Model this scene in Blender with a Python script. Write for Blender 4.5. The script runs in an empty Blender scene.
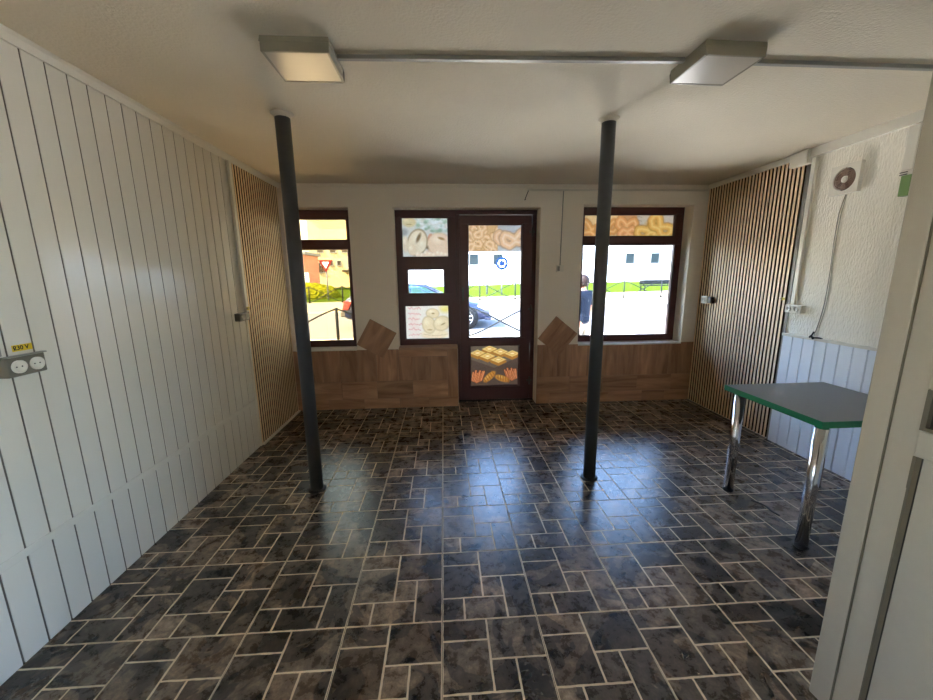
import bpy, bmesh, math, random
import numpy as np
from mathutils import Vector, Matrix

random.seed(7)
PI = math.pi
scene = bpy.context.scene
COL = scene.collection

# ------------------------------------------------------------------ camera
F_PX, YAW, PITCH, ROLL, EYE = 376.5, 0.0583, -0.1908, -0.0104, 1.5141
cam_data = bpy.data.cameras.new('camera')
cam = bpy.data.objects.new('camera', cam_data)
COL.objects.link(cam)
cam_data.sensor_width = 36.0
cam_data.lens = 36.0 * F_PX / 933.0
cam_data.clip_start = 0.02
cam_data.clip_end = 400
fwd = Vector((math.sin(YAW) * math.cos(PITCH), math.cos(YAW) * math.cos(PITCH), math.sin(PITCH)))
rgt = Vector((math.cos(YAW), -math.sin(YAW), 0))
upv = rgt.cross(fwd)
r2 = math.cos(ROLL) * rgt + math.sin(ROLL) * upv
u2 = -math.sin(ROLL) * rgt + math.cos(ROLL) * upv
cam.matrix_world = Matrix((
    (r2.x, u2.x, -fwd.x, 0.0), (r2.y, u2.y, -fwd.y, 0.0), (r2.z, u2.z, -fwd.z, EYE), (0, 0, 0, 1)))
scene.camera = cam

# ------------------------------------------------------------------ world, sun, exposure
world = bpy.data.worlds.new('sky')
scene.world = world
world.use_nodes = True
wn = world.node_tree
wn.nodes.clear()
sky = wn.nodes.new('ShaderNodeTexSky')
sky.sky_type = 'NISHITA'
sky.sun_disc = False
sky.sun_elevation = math.radians(48)
sky.sun_rotation = math.radians(257)
sky.air_density = 1.0
sky.dust_density = 1.0
sky.ozone_density = 1.0
bg = wn.nodes.new('ShaderNodeBackground')
bg.inputs['Strength'].default_value = 0.42
wo = wn.nodes.new('ShaderNodeOutputWorld')
wn.links.new(sky.outputs[0], bg.inputs[0])
wn.links.new(bg.outputs[0], wo.inputs[0])

sun_data = bpy.data.lights.new('sun', 'SUN')
sun_data.energy = 8.0
sun_data.angle = math.radians(0.6)
sun_data.color = (1.0, 0.95, 0.88)
sun = bpy.data.objects.new('sun', sun_data)
COL.objects.link(sun)
sun.location = (-6, -6, 12)
sun.rotation_euler = Vector((0.70, 0.16, -0.70)).to_track_quat('-Z', 'Y').to_euler()

scene.view_settings.view_transform = 'Standard'
scene.view_settings.look = 'None'
scene.view_settings.gamma = 1.0
scene.view_settings.use_curve_mapping = False
scene.view_settings.exposure = 3.45
scene.cycles.use_denoising = True
scene.cycles.max_bounces = 14
scene.cycles.diffuse_bounces = 8
scene.cycles.transparent_max_bounces = 16
scene.cycles.sample_clamp_indirect = 8.0
scene.cycles.caustics_reflective = False
scene.cycles.caustics_refractive = False

# ------------------------------------------------------------------ room dimensions (metres)
XL, XR, YB, HC = -1.722, 3.001, 4.311, 2.5      # left wall, right wall, shop-front inner face, ceiling
YF = 4.475                                       # face of the window and door frames
YO = 4.66                                        # outer face of the shop front
YN = -2.6                                        # end of the space behind the camera

# ------------------------------------------------------------------ material helpers
def srgb(r, g, b):
    def c(v):
        v /= 255.0
        return v / 12.92 if v <= 0.04045 else ((v + 0.055) / 1.055) ** 2.4
    return (c(r), c(g), c(b), 1.0)

def pbr(name, col, rough=0.5, metal=0.0, spec=0.5, noise=0.0, nscale=8.0, bump=0.0, bscale=60.0, stretch=None, coat=0.0):
    """A Principled material whose colour is gently broken up by noise, with an optional noise bump."""
    m = bpy.data.materials.new(name)
    m.use_nodes = True
    nt = m.node_tree
    b = nt.nodes['Principled BSDF']
    b.inputs['Roughness'].default_value = rough
    b.inputs['Metallic'].default_value = metal
    b.inputs['Specular IOR Level'].default_value = spec
    b.inputs['Coat Weight'].default_value = coat
    b.inputs['Base Color'].default_value = col
    tc = nt.nodes.new('ShaderNodeTexCoord')
    src = tc.outputs['Object']
    if stretch:
        mp = nt.nodes.new('ShaderNodeMapping')
        mp.inputs['Scale'].default_value = stretch
        nt.links.new(src, mp.inputs[0])
        src = mp.outputs[0]
    if noise > 0:
        n = nt.nodes.new('ShaderNodeTexNoise')
        n.inputs['Scale'].default_value = nscale
        n.inputs['Detail'].default_value = 5
        nt.links.new(src, n.inputs['Vector'])
        mx = nt.nodes.new('ShaderNodeMix')
        mx.data_type = 'RGBA'
        mx.inputs[6].default_value = tuple(v * (1 - noise) for v in col[:3]) + (1,)
        mx.inputs[7].default_value = tuple(min(1, v * (1 + noise)) for v in col[:3]) + (1,)
        nt.links.new(n.outputs[0], mx.inputs[0])
        nt.links.new(mx.outputs[2], b.inputs['Base Color'])
    if bump > 0:
        n2 = nt.nodes.new('ShaderNodeTexNoise')
        n2.inputs['Scale'].default_value = bscale
        n2.inputs['Detail'].default_value = 3
        nt.links.new(src, n2.inputs['Vector'])
        bp = nt.nodes.new('ShaderNodeBump')
        bp.inputs['Strength'].default_value = bump
        bp.inputs['Distance'].default_value = 0.01
        nt.links.new(n2.outputs[0], bp.inputs['Height'])
        nt.links.new(bp.outputs[0], b.inputs['Normal'])
    return m

def glass_mat(name, tint, refl=0.06):
    m = bpy.data.materials.new(name)
    m.use_nodes = True
    nt = m.node_tree
    nt.nodes.clear()
    o = nt.nodes.new('ShaderNodeOutputMaterial')
    tr = nt.nodes.new('ShaderNodeBsdfTransparent')
    tr.inputs[0].default_value = tint
    gl = nt.nodes.new('ShaderNodeBsdfGlossy')
    gl.inputs['Roughness'].default_value = 0.02
    fr = nt.nodes.new('ShaderNodeFresnel')
    fr.inputs[0].default_value = 1.45
    mx = nt.nodes.new('ShaderNodeMixShader')
    nt.links.new(fr.outputs[0], mx.inputs[0])
    nt.links.new(tr.outputs[0], mx.inputs[1])
    nt.links.new(gl.outputs[0], mx.inputs[2])
    nt.links.new(mx.outputs[0], o.inputs[0])
    return m

def slate_mat():
    m = bpy.data.materials.new('slate_tile')
    m.use_nodes = True
    nt = m.node_tree
    b = nt.nodes['Principled BSDF']
    tc = nt.nodes.new('ShaderNodeTexCoord')
    at = nt.nodes.new('ShaderNodeAttribute')
    at.attribute_name = 'tone'
    n1 = nt.nodes.new('ShaderNodeTexNoise')
    n1.inputs['Scale'].default_value = 13
    n1.inputs['Detail'].default_value = 9
    n1.inputs['Roughness'].default_value = 0.72
    n1.inputs['Distortion'].default_value = 0.2
    nt.links.new(tc.outputs['Object'], n1.inputs['Vector'])
    r1 = nt.nodes.new('ShaderNodeValToRGB')
    e = r1.color_ramp.elements
    e[0].position, e[0].color = 0.33, (0.040, 0.029, 0.020, 1)
    e[1].position, e[1].color = 0.70, (0.30, 0.225, 0.155, 1)
    k = r1.color_ramp.elements.new(0.52)
    k.color = (0.118, 0.084, 0.056, 1)
    nt.links.new(n1.outputs[0], r1.inputs[0])
    # broad layered patches with crisp edges, like split slate
    n2 = nt.nodes.new('ShaderNodeTexNoise')
    n2.inputs['Scale'].default_value = 3.3
    n2.inputs['Detail'].default_value = 4
    n2.inputs['Distortion'].default_value = 1.4
    nt.links.new(tc.outputs['Object'], n2.inputs['Vector'])
    r2_ = nt.nodes.new('ShaderNodeValToRGB')
    e = r2_.color_ramp.elements
    e[0].position, e[0].color = 0.485, (0.42, 0.42, 0.44, 1)
    e[1].position, e[1].color = 0.50, (1.25, 1.22, 1.2, 1)
    nt.links.new(n2.outputs[0], r2_.inputs[0])
    m1 = nt.nodes.new('ShaderNodeMix')
    m1.data_type, m1.blend_type = 'RGBA', 'MULTIPLY'
    m1.inputs[0].default_value = 1.0
    nt.links.new(r1.outputs[0], m1.inputs[6])
    nt.links.new(r2_.outputs[0], m1.inputs[7])
    m2 = nt.nodes.new('ShaderNodeMix')
    m2.data_type, m2.blend_type = 'RGBA', 'MULTIPLY'
    m2.inputs[0].default_value = 1.0
    nt.links.new(m1.outputs[2], m2.inputs[6])
    nt.links.new(at.outputs['Color'], m2.inputs[7])
    nt.links.new(m2.outputs[2], b.inputs['Base Color'])
    rr = nt.nodes.new('ShaderNodeMapRange')
    b.inputs['Specular IOR Level'].default_value = 0.6
    rr.inputs['To Min'].default_value = 0.20
    rr.inputs['To Max'].default_value = 0.36
    nt.links.new(n1.outputs[0], rr.inputs[0])
    nt.links.new(rr.outputs[0], b.inputs['Roughness'])
    bp = nt.nodes.new('ShaderNodeBump')
    bp.inputs['Strength'].default_value = 0.25
    bp.inputs['Distance'].default_value = 0.004
    nt.links.new(n1.outputs[0], bp.inputs['Height'])
    nt.links.new(bp.outputs[0], b.inputs['Normal'])
    return m

def wood_tile_mat(name='wood_effect_tile'):
    """Brown wood-grain ceramic; per-tile tone and grain direction come from the mesh attributes tone and grain (UV)."""
    m = bpy.data.materials.new(name)
    m.use_nodes = True
    nt = m.node_tree
    b = nt.nodes['Principled BSDF']
    uv = nt.nodes.new('ShaderNodeUVMap')
    uv.uv_map = 'grain'
    at = nt.nodes.new('ShaderNodeAttribute')
    at.attribute_name = 'tone'
    mp = nt.nodes.new('ShaderNodeMapping')
    mp.inputs['Scale'].default_value = (1.6, 11.0, 1)
    nt.links.new(uv.outputs[0], mp.inputs[0])
    n = nt.nodes.new('ShaderNodeTexNoise')
    n.inputs['Scale'].default_value = 1.0
    n.inputs['Detail'].default_value = 7
    n.inputs['Distortion'].default_value = 1.0
    nt.links.new(mp.outputs[0], n.inputs['Vector'])
    r = nt.nodes.new('ShaderNodeValToRGB')
    e = r.color_ramp.elements
    e[0].position, e[0].color = 0.30, srgb(144, 106, 80)
    e[1].position, e[1].color = 0.72, srgb(200, 160, 128)
    nt.links.new(n.outputs[0], r.inputs[0])
    mx = nt.nodes.new('ShaderNodeMix')
    mx.data_type, mx.blend_type = 'RGBA', 'MULTIPLY'
    mx.inputs[0].default_value = 1
    nt.links.new(r.outputs[0], mx.inputs[6])
    nt.links.new(at.outputs['Color'], mx.inputs[7])
    nt.links.new(mx.outputs[2], b.inputs['Base Color'])
    b.inputs['Roughness'].default_value = 0.42
    return m

def print_mat(name, trans, rough=0.35):
    """A printed film on glass: the print is stored in the attribute print; light passes through it diffusely."""
    m = bpy.data.materials.new(name)
    m.use_nodes = True
    nt = m.node_tree
    nt.nodes.clear()
    o = nt.nodes.new('ShaderNodeOutputMaterial')
    at = nt.nodes.new('ShaderNodeAttribute')
    at.attribute_name = 'print'
    d = nt.nodes.new('ShaderNodeBsdfDiffuse')
    t = nt.nodes.new('ShaderNodeBsdfTranslucent')
    mx = nt.nodes.new('ShaderNodeMixShader')
    mx.inputs[0].default_value = trans
    nt.links.new(at.outputs['Color'], d.inputs[0])
    nt.links.new(at.outputs['Color'], t.inputs[0])
    nt.links.new(d.outputs[0], mx.inputs[1])
    nt.links.new(t.outputs[0], mx.inputs[2])
    nt.links.new(mx.outputs[0], o.inputs[0])
    return m

M = {
    'ceiling': pbr('ceiling_plaster', srgb(220, 210, 191), 0.9, bump=0.35, bscale=70, noise=0.04, nscale=3),
    'plaster': pbr('wall_plaster', srgb(238, 230, 216), 0.85, bump=0.15, bscale=80, noise=0.03, nscale=2),
    'stucco': pbr('stucco', srgb(242, 237, 224), 0.9, bump=0.85, bscale=56, stretch=(1, 1.5, 0.5), noise=0.04, nscale=4),
    'pvc_warm': pbr('ivory_pvc_panel', srgb(228, 224, 213), 0.20, noise=0.02, nscale=2),
    'pvc': pbr('white_pvc_panel', srgb(234, 239, 246), 0.22, noise=0.02, nscale=2),
    'pvc_gap_shade': pbr('panel_groove_shade', srgb(118, 113, 102), 0.6, noise=0.05, nscale=10),  # groove shade put into the colour of white panels
    'pvc_trim': pbr('white_pvc_trim', srgb(220, 215, 202), 0.35, noise=0.03, nscale=6),
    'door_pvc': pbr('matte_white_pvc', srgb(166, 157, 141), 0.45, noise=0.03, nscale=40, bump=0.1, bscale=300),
    'recess_shade': pbr('grey_brown_recess_shade', srgb(92, 85, 70), 0.6, noise=0.08),  # shade tone for the lip step and recess sides of the open door
    'gasket_and_shade': pbr('rubber_gasket', srgb(30, 28, 26), 0.7, noise=0.1),
    'slat': None,
    'slat_back': pbr('black_felt', srgb(26, 20, 17), 0.95, noise=0.2, nscale=100),
    'frame': pbr('mahogany_pvc', srgb(80, 42, 42), 0.35, noise=0.12, nscale=20, stretch=(1, 1, 0.2)),
    'frame_seam': pbr('frame_seam', srgb(24, 14, 14), 0.6, noise=0.1),
    'glass': glass_mat('clear_glass', (0.96, 0.98, 1.0, 1)),
    'glass_amber': glass_mat('amber_film_glass', (0.68, 0.59, 0.44, 1)),
    'post': pbr('dark_grey_paint', srgb(62, 65, 69), 0.42, noise=0.10, nscale=25),
    'chrome': pbr('chrome', (0.75, 0.75, 0.76, 1), 0.09, metal=1.0, noise=0.03, nscale=40),
    'black': pbr('black_plastic', srgb(22, 22, 22), 0.45, noise=0.1),
    'grey_plastic': pbr('grey_plastic', srgb(150, 148, 140), 0.4, noise=0.04),
    'socket_grey': pbr('aged_grey_plastic', srgb(112, 107, 96), 0.4, noise=0.05),
    'dark_plastic': pbr('dark_grey_plastic', srgb(70, 66, 60), 0.4, noise=0.06),
    'white_plastic': pbr('white_plastic', srgb(228, 224, 212), 0.35, noise=0.03),
    'cord': pbr('grey_cord', srgb(150, 144, 130), 0.5, noise=0.04),
    'clear_lid': pbr('smoked_lid', srgb(176, 172, 162), 0.15, noise=0.05),
    'lamp_body': pbr('lamp_housing', srgb(150, 144, 126), 0.4, noise=0.03),
    'lamp_face': pbr('lamp_diffuser', srgb(190, 180, 164), 0.3, noise=0.02),
    'brown_grille': pbr('brown_grille', srgb(150, 124, 108), 0.45, noise=0.1),
    'green_plastic': pbr('green_plastic', srgb(120, 152, 92), 0.4, noise=0.08),
    'table_top': pbr('grey_laminate', srgb(100, 99, 100), 0.38, noise=0.10, nscale=60),
    'table_edge': pbr('green_edge_band', srgb(22, 112, 70), 0.4, noise=0.05),
    'sticker': pbr('yellow_sticker', srgb(222, 194, 40), 0.5, noise=0.04),
    'ink': pbr('black_ink', srgb(28, 24, 16), 0.6, noise=0.05),
    'sill': pbr('white_sill', srgb(226, 224, 220), 0.3, noise=0.03),
    'brown_sill': pbr('brown_sill_tile', srgb(176, 142, 118), 0.4, noise=0.12, nscale=12),
    'grout': pbr('beige_grout', srgb(226, 208, 178), 0.6, noise=0.18, nscale=40),
    'joint': pbr('dark_joint', srgb(34, 29, 25), 0.8, noise=0.2, nscale=30),
    'slate': slate_mat(),
    'woodtile': wood_tile_mat(),
    'tile_joint': pbr('brown_joint', srgb(140, 116, 96), 0.7, noise=0.1),
    'print': print_mat('printed_window_film', 0.20),
    'print_dark': print_mat('printed_opaque_film', 0.17),
    # outdoors
    'pavement': pbr('pavement', srgb(214, 206, 190), 0.9, spec=0, noise=0.12, nscale=1.5),
    'pavement_far': pbr('worn_pavement', srgb(116, 110, 96), 0.9, spec=0, noise=0.12, nscale=1.5),
    'asphalt': pbr('asphalt', srgb(92, 92, 93), 0.9, spec=0, noise=0.08, nscale=2.0),
    'kerb': pbr('kerb_stone', srgb(130, 118, 90), 0.9, spec=0, noise=0.08),
    'lawn': pbr('lawn_grass', srgb(44, 58, 14), 0.95, spec=0, noise=0.25, nscale=2.5),
    'hedge': pbr('yellow_green_leaves', srgb(84, 86, 16), 0.9, spec=0, noise=0.2, nscale=5, bump=0.4, bscale=14),
    'facade': pbr('white_facade', srgb(226, 230, 238), 0.9, spec=0.1, noise=0.03, nscale=0.5),
    'facade_cream': pbr('cream_facade', srgb(176, 160, 124), 0.9, spec=0.1, noise=0.05, nscale=0.4),
    'facade_pale': pbr('pale_facade', srgb(232, 226, 212), 0.9, spec=0.1, noise=0.03, nscale=0.4),
    'facade_orange': pbr('salmon_facade', srgb(170, 118, 98), 0.9, spec=0.1, noise=0.06, nscale=0.6),
    'roof_tile': pbr('roof_tile', srgb(150, 92, 70), 0.9, noise=0.15, nscale=3),
    'win_dark': pbr('window_panes', srgb(22, 32, 36), 0.3, spec=0.08, noise=0.08, nscale=2),
    'win_frame': pbr('window_surround', srgb(110, 114, 118), 0.6, noise=0.03),
    'shutter': pbr('shutter_slats', srgb(62, 54, 42), 0.7, spec=0.1, noise=0.1, nscale=3),
    'rail': pbr('grey_green_railing', srgb(20, 23, 25), 0.5, spec=0.04, noise=0.08),
    'pole_pale': pbr('galvanised_pole', srgb(92, 94, 96), 0.5, spec=0.1, noise=0.05),
    'sign_red': pbr('sign_red', srgb(104, 16, 14), 0.5, spec=0.1, noise=0.03),
    'sign_white': pbr('sign_white', srgb(240, 240, 240), 0.5, spec=0.1, noise=0.02),
    'sign_blue': pbr('sign_blue', srgb(1, 28, 66), 0.6, spec=0, noise=0.03),
    'sign_back': pbr('sign_grey', srgb(150, 150, 152), 0.5, noise=0.03),
    'car': pbr('dark_blue_car_paint', srgb(22, 30, 56), 0.3, spec=0.3, noise=0.05, coat=0.15),
    'car_glass': glass_mat('car_glass', (0.62, 0.78, 0.9, 1)),
    'tyre': pbr('tyre_rubber', srgb(26, 26, 27), 0.85, spec=0.1, noise=0.1),
    'rim': pbr('wheel_rim', srgb(196, 198, 202), 0.3, metal=0.7, noise=0.04),
    'lamp_clear': pbr('headlamp_lens', srgb(214, 222, 230), 0.1, noise=0.03),
    'lamp_red': pbr('tail_lamp_lens', srgb(110, 12, 10), 0.2, noise=0.05),
    'skin': pbr('skin', srgb(150, 104, 82), 0.6, noise=0.05),
    'hair': pbr('dark_brown_hair', srgb(26, 18, 18), 0.6, spec=0.1, noise=0.25, nscale=40, bump=0.5, bscale=120),
    'shirt': pbr('slate_blue_cotton', srgb(22, 28, 40), 0.9, spec=0.05, noise=0.06, nscale=15),
    'trousers': pbr('pale_beige_cotton', srgb(120, 112, 102), 0.9, spec=0.05, noise=0.05, nscale=12),
    'shoe': pbr('grey_canvas', srgb(120, 116, 112), 0.8, noise=0.08),
}
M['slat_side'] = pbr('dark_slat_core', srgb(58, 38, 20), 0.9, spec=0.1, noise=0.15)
M['slat'] = pbr('oak_slat', srgb(234, 208, 166), 0.55, noise=0.16, nscale=6, stretch=(3, 3, 0.4))

# ------------------------------------------------------------------ geometry helpers
class MB:
    """Collects shapes and links them as ONE mesh object."""
    def __init__(self):
        self.v, self.f, self.mi, self.sm = [], [], [], []
    def add(self, verts, faces, mi=0, smooth=False):
        o = len(self.v)
        self.v += [tuple(p) for p in verts]
        for f in faces:
            self.f.append([i + o for i in f]); self.mi.append(mi); self.sm.append(smooth)
        return self
    def box(self, x0, x1, y0, y1, z0, z1, mi=0):
        v = [(x0, y0, z0), (x1, y0, z0), (x1, y1, z0), (x0, y1, z0), (x0, y0, z1), (x1, y0, z1), (x1, y1, z1), (x0, y1, z1)]
        return self.add(v, [(3, 2, 1, 0), (4, 5, 6, 7), (0, 1, 5, 4), (1, 2, 6, 5), (2, 3, 7, 6), (3, 0, 4, 7)], mi)
    def prism(self, poly, a, b, axis, mi=0, smooth=False):
        """Extrude a 2D polygon between a and b along axis (0: poly is (y,z); 1: poly is (x,z); 2: poly is (x,y))."""
        def P(p, t):
            return (t, p[0], p[1]) if axis == 0 else (p[0], t, p[1]) if axis == 1 else (p[0], p[1], t)
        n = len(poly)
        v = [P(p, a) for p in poly] + [P(p, b) for p in poly]
        f = [tuple(range(n))[::-1], tuple(range(n, 2 * n))] + [(i, (i + 1) % n, n + (i + 1) % n, n + i) for i in range(n)]
        return self.add(v, f, mi, smooth)
    def cyl(self, p0, p1, r, n=20, mi=0, r1=None, smooth=True):
        p0, p1 = Vector(p0), Vector(p1)
        d = (p1 - p0).normalized()
        a = d.orthogonal().normalized(); b = d.cross(a)
        r1 = r if r1 is None else r1
        v = []
        for p, rr in ((p0, r), (p1, r1)):
            for i in range(n):
                t = 2 * PI * i / n
                v.append(p + rr * (math.cos(t) * a + math.sin(t) * b))
        o = len(self.v)
        self.add(v, [(i, (i + 1) % n, n + (i + 1) % n, n + i) for i in range(n)], mi, smooth)
        self.add(v[:n], [tuple(range(n))[::-1]], mi)
        return self.add(v[n:], [tuple(range(n))], mi)
    def tube(self, pts, r, n=8, mi=0):
        pts = [Vector(p) for p in pts]
        v = []; k = len(pts); a = None
        for i, p in enumerate(pts):
            d = (pts[min(i + 1, k - 1)] - pts[max(i - 1, 0)]).normalized()
            if a is None:
                a = d.orthogonal().normalized()
            else:
                a = (a - a.dot(d) * d)
                a = a.normalized() if a.length > 1e-6 else d.orthogonal().normalized()
            b = d.cross(a)
            for j in range(n):
                t = 2 * PI * j / n
                v.append(p + r * (math.cos(t) * a + math.sin(t) * b))
        f = [(i * n + j, i * n + (j + 1) % n, (i + 1) * n + (j + 1) % n, (i + 1) * n + j) for i in range(k - 1) for j in range(n)]
        self.add(v, f, mi, True)
        self.add(v[:n], [tuple(range(n))[::-1]], mi)
        return self.add(v[-n:], [tuple(range(n))], mi)
    def lathe(self, prof, c, axis='z', n=28, mi=0, smooth=True):
        """Revolve (radius, height) pairs about an axis through c."""
        v = []
        for (r, h) in prof:
            for i in range(n):
                t = 2 * PI * i / n
                x, y = r * math.cos(t), r * math.sin(t)
                v.append((c[0] + x, c[1] + y, c[2] + h) if axis == 'z' else
                         (c[0] + h, c[1] + x, c[2] + y) if axis == 'x' else (c[0] + x, c[1] + h, c[2] + y))
        f = [(k * n + i, k * n + (i + 1) % n, (k + 1) * n + (i + 1) % n, (k + 1) * n + i) for k in range(len(prof) - 1) for i in range(n)]
        return self.add(v, f, mi, smooth)
    def build(self, name, mats, parent=None, bevel=0.0, seg=2, loc=(0, 0, 0)):
        me = bpy.data.meshes.new(name)
        me.from_pydata(self.v, [], self.f)
        for m in (mats if isinstance(mats, (list, tuple)) else [mats]):
            me.materials.append(m)
        me.polygons.foreach_set('material_index', self.mi)
        me.polygons.foreach_set('use_smooth', self.sm)
        bm = bmesh.new(); bm.from_mesh(me)
        bmesh.ops.remove_doubles(bm, verts=bm.verts, dist=1e-6)
        bmesh.ops.recalc_face_normals(bm, faces=bm.faces)
        bm.to_mesh(me); bm.free()
        me.update()
        o = bpy.data.objects.new(name, me)
        COL.objects.link(o)
        o.location = loc
        if parent is not None:
            o.parent = parent
        if bevel > 0:
            md = o.modifiers.new('edge', 'BEVEL')
            md.width = bevel; md.segments = seg; md.limit_method = 'ANGLE'; md.angle_limit = math.radians(40)
        return o

def tag(o, label, cat, group=None):
    o['label'] = label; o['category'] = cat
    if group: o['group'] = group
    return o

def thing(name, label, cat, loc=(0, 0, 0), rz=0.0, group=None):
    o = bpy.data.objects.new(name, None)
    COL.objects.link(o)
    o.empty_display_size = 0.1
    o.location = loc; o.rotation_euler = (0, 0, rz)
    return tag(o, label, cat, group)

def structure(o):
    o['kind'] = 'structure'
    return o

def copy_tree(o, parent=None):
    c = o.copy(); COL.objects.link(c)
    if parent is not None: c.parent = parent
    for ch in list(o.children):
        copy_tree(ch, c)
    return c

def text_mesh(body, size, name, mat, parent, loc, rot, depth=0.0004):
    cu = bpy.data.curves.new(name, 'FONT')
    cu.body = body; cu.size = size; cu.extrude = depth; cu.align_x = 'CENTER'; cu.align_y = 'CENTER'; cu.offset = size * 0.02
    tmp = bpy.data.objects.new(name + '_curve', cu)
    COL.objects.link(tmp)
    dg = bpy.context.evaluated_depsgraph_get()
    me = bpy.data.meshes.new_from_object(tmp.evaluated_get(dg))
    bpy.data.objects.remove(tmp)
    me.materials.clear(); me.materials.append(mat)
    o = bpy.data.objects.new(name, me); COL.objects.link(o)
    o.parent = parent; o.location = loc; o.rotation_euler = rot
    return o

# ================================================================== STRUCTURE
# ---- floor: repeated slate-look tiles, each printed with seven stones between beige lines
TS, TOX, TOY = 0.4266, -0.0376, 1.8591
STONES = [(0, .46, 0, .23), (.46, 1, 0, .43), (0, .46, .23, .72), (.46, .70, .43, .72), (.70, 1, .43, 1), (0, .24, .72, 1), (.24, .70, .72, 1)]
def build_floor():
    fl = MB()
    tones = []
    def put(n, t):
        tones.extend([t] * n)
    def fcount(): return len(fl.f)
    k = fcount(); fl.box(XL - 0.2, XR + 0.2, YN - 0.2, YO, -0.14, -0.0035, 2); put(fcount() - k, (1, 1, 1))
    rnd = random.Random(3)
    i0, i1 = math.floor((XL - TOX) / TS), math.ceil((XR - TOX) / TS)
    j0, j1 = math.floor((YN - TOY) / TS), math.ceil((YO - TOY) / TS)
    designs = [[rnd.uniform(0.5, 1.45) for _ in STONES] for _ in range(4)]
    for i in range(i0, i1):
        for j in range(j0, j1):
            x0, y0 = TOX + i * TS, TOY + j * TS
            cx0, cx1 = max(x0 + 0.0012, XL), min(x0 + TS - 0.0012, XR)
            cy0, cy1 = max(y0 + 0.0012, YN), min(y0 + TS - 0.0012, YO - 0.005)
            if cx1 - cx0 < 0.004 or cy1 - cy0 < 0.004:
                continue
            k = fcount(); fl.box(cx0, cx1, cy0, cy1, -0.0035, -0.0012, 1); put(fcount() - k, (1, 1, 1))
            ds = designs[rnd.randrange(4)]
            tint = rnd.uniform(0.88, 1.12)
            for s, (u0, u1, v0, v1) in enumerate(STONES):
                g = 0.0045
                e = lambda c: 0.0046 if c in (0, 1) else g
                a0, a1 = x0 + u0 * TS + e(u0), x0 + u1 * TS - e(u1)
                b1, b0 = y0 + TS - v0 * TS - e(v0), y0 + TS - v1 * TS + e(v1)
                if a1 < cx0 or a0 > cx1 or b1 < cy0 or b0 > cy1:
                    continue
                a0, a1, b0, b1 = max(a0, cx0), min(a1, cx1), max(b0, cy0), min(b1, cy1)
                if a1 - a0 < 0.004 or b1 - b0 < 0.004:
                    continue
                pts = []
                near = y0 < 3.0
                N = 7 if near else 3
                jt = 0.0011
                for q in range(N): pts.append((a0 + (a1 - a0) * q / N, b0 + rnd.uniform(-jt, jt)))
                for q in range(N): pts.append((a1 + rnd.uniform(-jt, jt), b0 + (b1 - b0) * q / N))
                for q in range(N): pts.append((a1 - (a1 - a0) * q / N, b1 + rnd.uniform(-jt, jt)))
                for q in range(N): pts.append((a0 + rnd.uniform(-jt, jt), b1 - (b1 - b0) * q / N))
                k = fcount(); fl.prism(pts, -0.002, 0.0, 2, 0)
                w = ds[s] * tint
                hue = rnd.uniform(-0.05, 0.05)
                put(fcount() - k, (w * (1 + hue), w, w * (1 - hue)))
    me = bpy.data.meshes.new('floor')
    me.from_pydata(fl.v, [], fl.f)
    for m in (M['slate'], M['grout'], M['joint']): me.materials.append(m)
    me.polygons.foreach_set('material_index', fl.mi)
    ca = me.color_attributes.new('tone', 'FLOAT_COLOR', 'CORNER')
    cols = []
    for p, t in zip(me.polygons, tones):
        cols += [t[0], t[1], t[2], 1.0] * p.loop_total
    ca.data.foreach_set('color', cols)
    bm = bmesh.new(); bm.from_mesh(me); bmesh.ops.recalc_face_normals(bm, faces=bm.faces); bm.to_mesh(me); bm.free()
    o = bpy.data.objects.new('floor', me); COL.objects.link(o)
    return structure(o)
build_floor()

# ---- ceiling and the plain walls
structure(MB().box(XL - 0.2, XR + 0.2, YN - 0.2, YO, HC, HC + 0.25).build('ceiling', M['ceiling']))
RW = (-2.00, -0.90, 0.80, 2.20)         # added side window, unseen behind the photographer, for fill daylight: y0 y1 z0 z1
structure(MB().box(XL - 0.2, XL - 0.016, 0.10, YO, -0.12, HC).build('wall_left', M['pvc_gap_shade']))
structure(MB().box(XL - 0.2, XL, YN - 0.2, RW[0], -0.12, HC).box(XL - 0.2, XL, RW[1], 0.10, -0.12, HC)
          .box(XL - 0.2, XL, RW[0], RW[1], -0.12, RW[2]).box(XL - 0.2, XL, RW[0], RW[1], RW[3], HC).build('wall_left_rear', M['plaster']))
RX = (-2.35, -0.35, 0.55, 2.36)         # and the one added opposite for more fill daylight
structure(MB().box(XR, XR + 0.2, 0.10, YO, -0.12, HC).build('wall_right', M['stucco']))
structure(MB().box(XR, XR + 0.2, YN - 0.2, RX[0], -0.12, HC).box(XR, XR + 0.2, RX[1], 0.10, -0.12, HC)
          .box(XR, XR + 0.2, RX[0], RX[1], -0.12, RX[2]).box(XR, XR + 0.2, RX[0], RX[1], RX[3], HC).build('wall_right_rear', M['plaster']))
structure(MB().box(XL, XR, YN - 0.2, YN, -0.12, HC).build('wall_rear', M['plaster']))
for (w_, xa, xb, nm) in ((RW, XL - 0.14, XL - 0.07, 'added_window_left'), (RX, XR + 0.07, XR + 0.14, 'added_window_right')):
    rw = MB(); mid = (w_[0] + w_[1]) / 2
    for a, b in ((w_[0], w_[0] + 0.06), (mid - 0.03, mid + 0.03), (w_[1] - 0.06, w_[1])): rw.box(xa, xb, a, b, w_[2], w_[3])
    rw.box(xa, xb, w_[0], w_[1], w_[2], w_[2] + 0.06).box(xa, xb, w_[0], w_[1], w_[3] - 0.06, w_[3])
    rwo = structure(rw.build(nm, M['frame']))
    MB().box(xa + 0.03, xa + 0.036, w_[0] + 0.06, w_[1] - 0.06, w_[2] + 0.06, w_[3] - 0.06).build('glass_pane', M['glass'], rwo)

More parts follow.
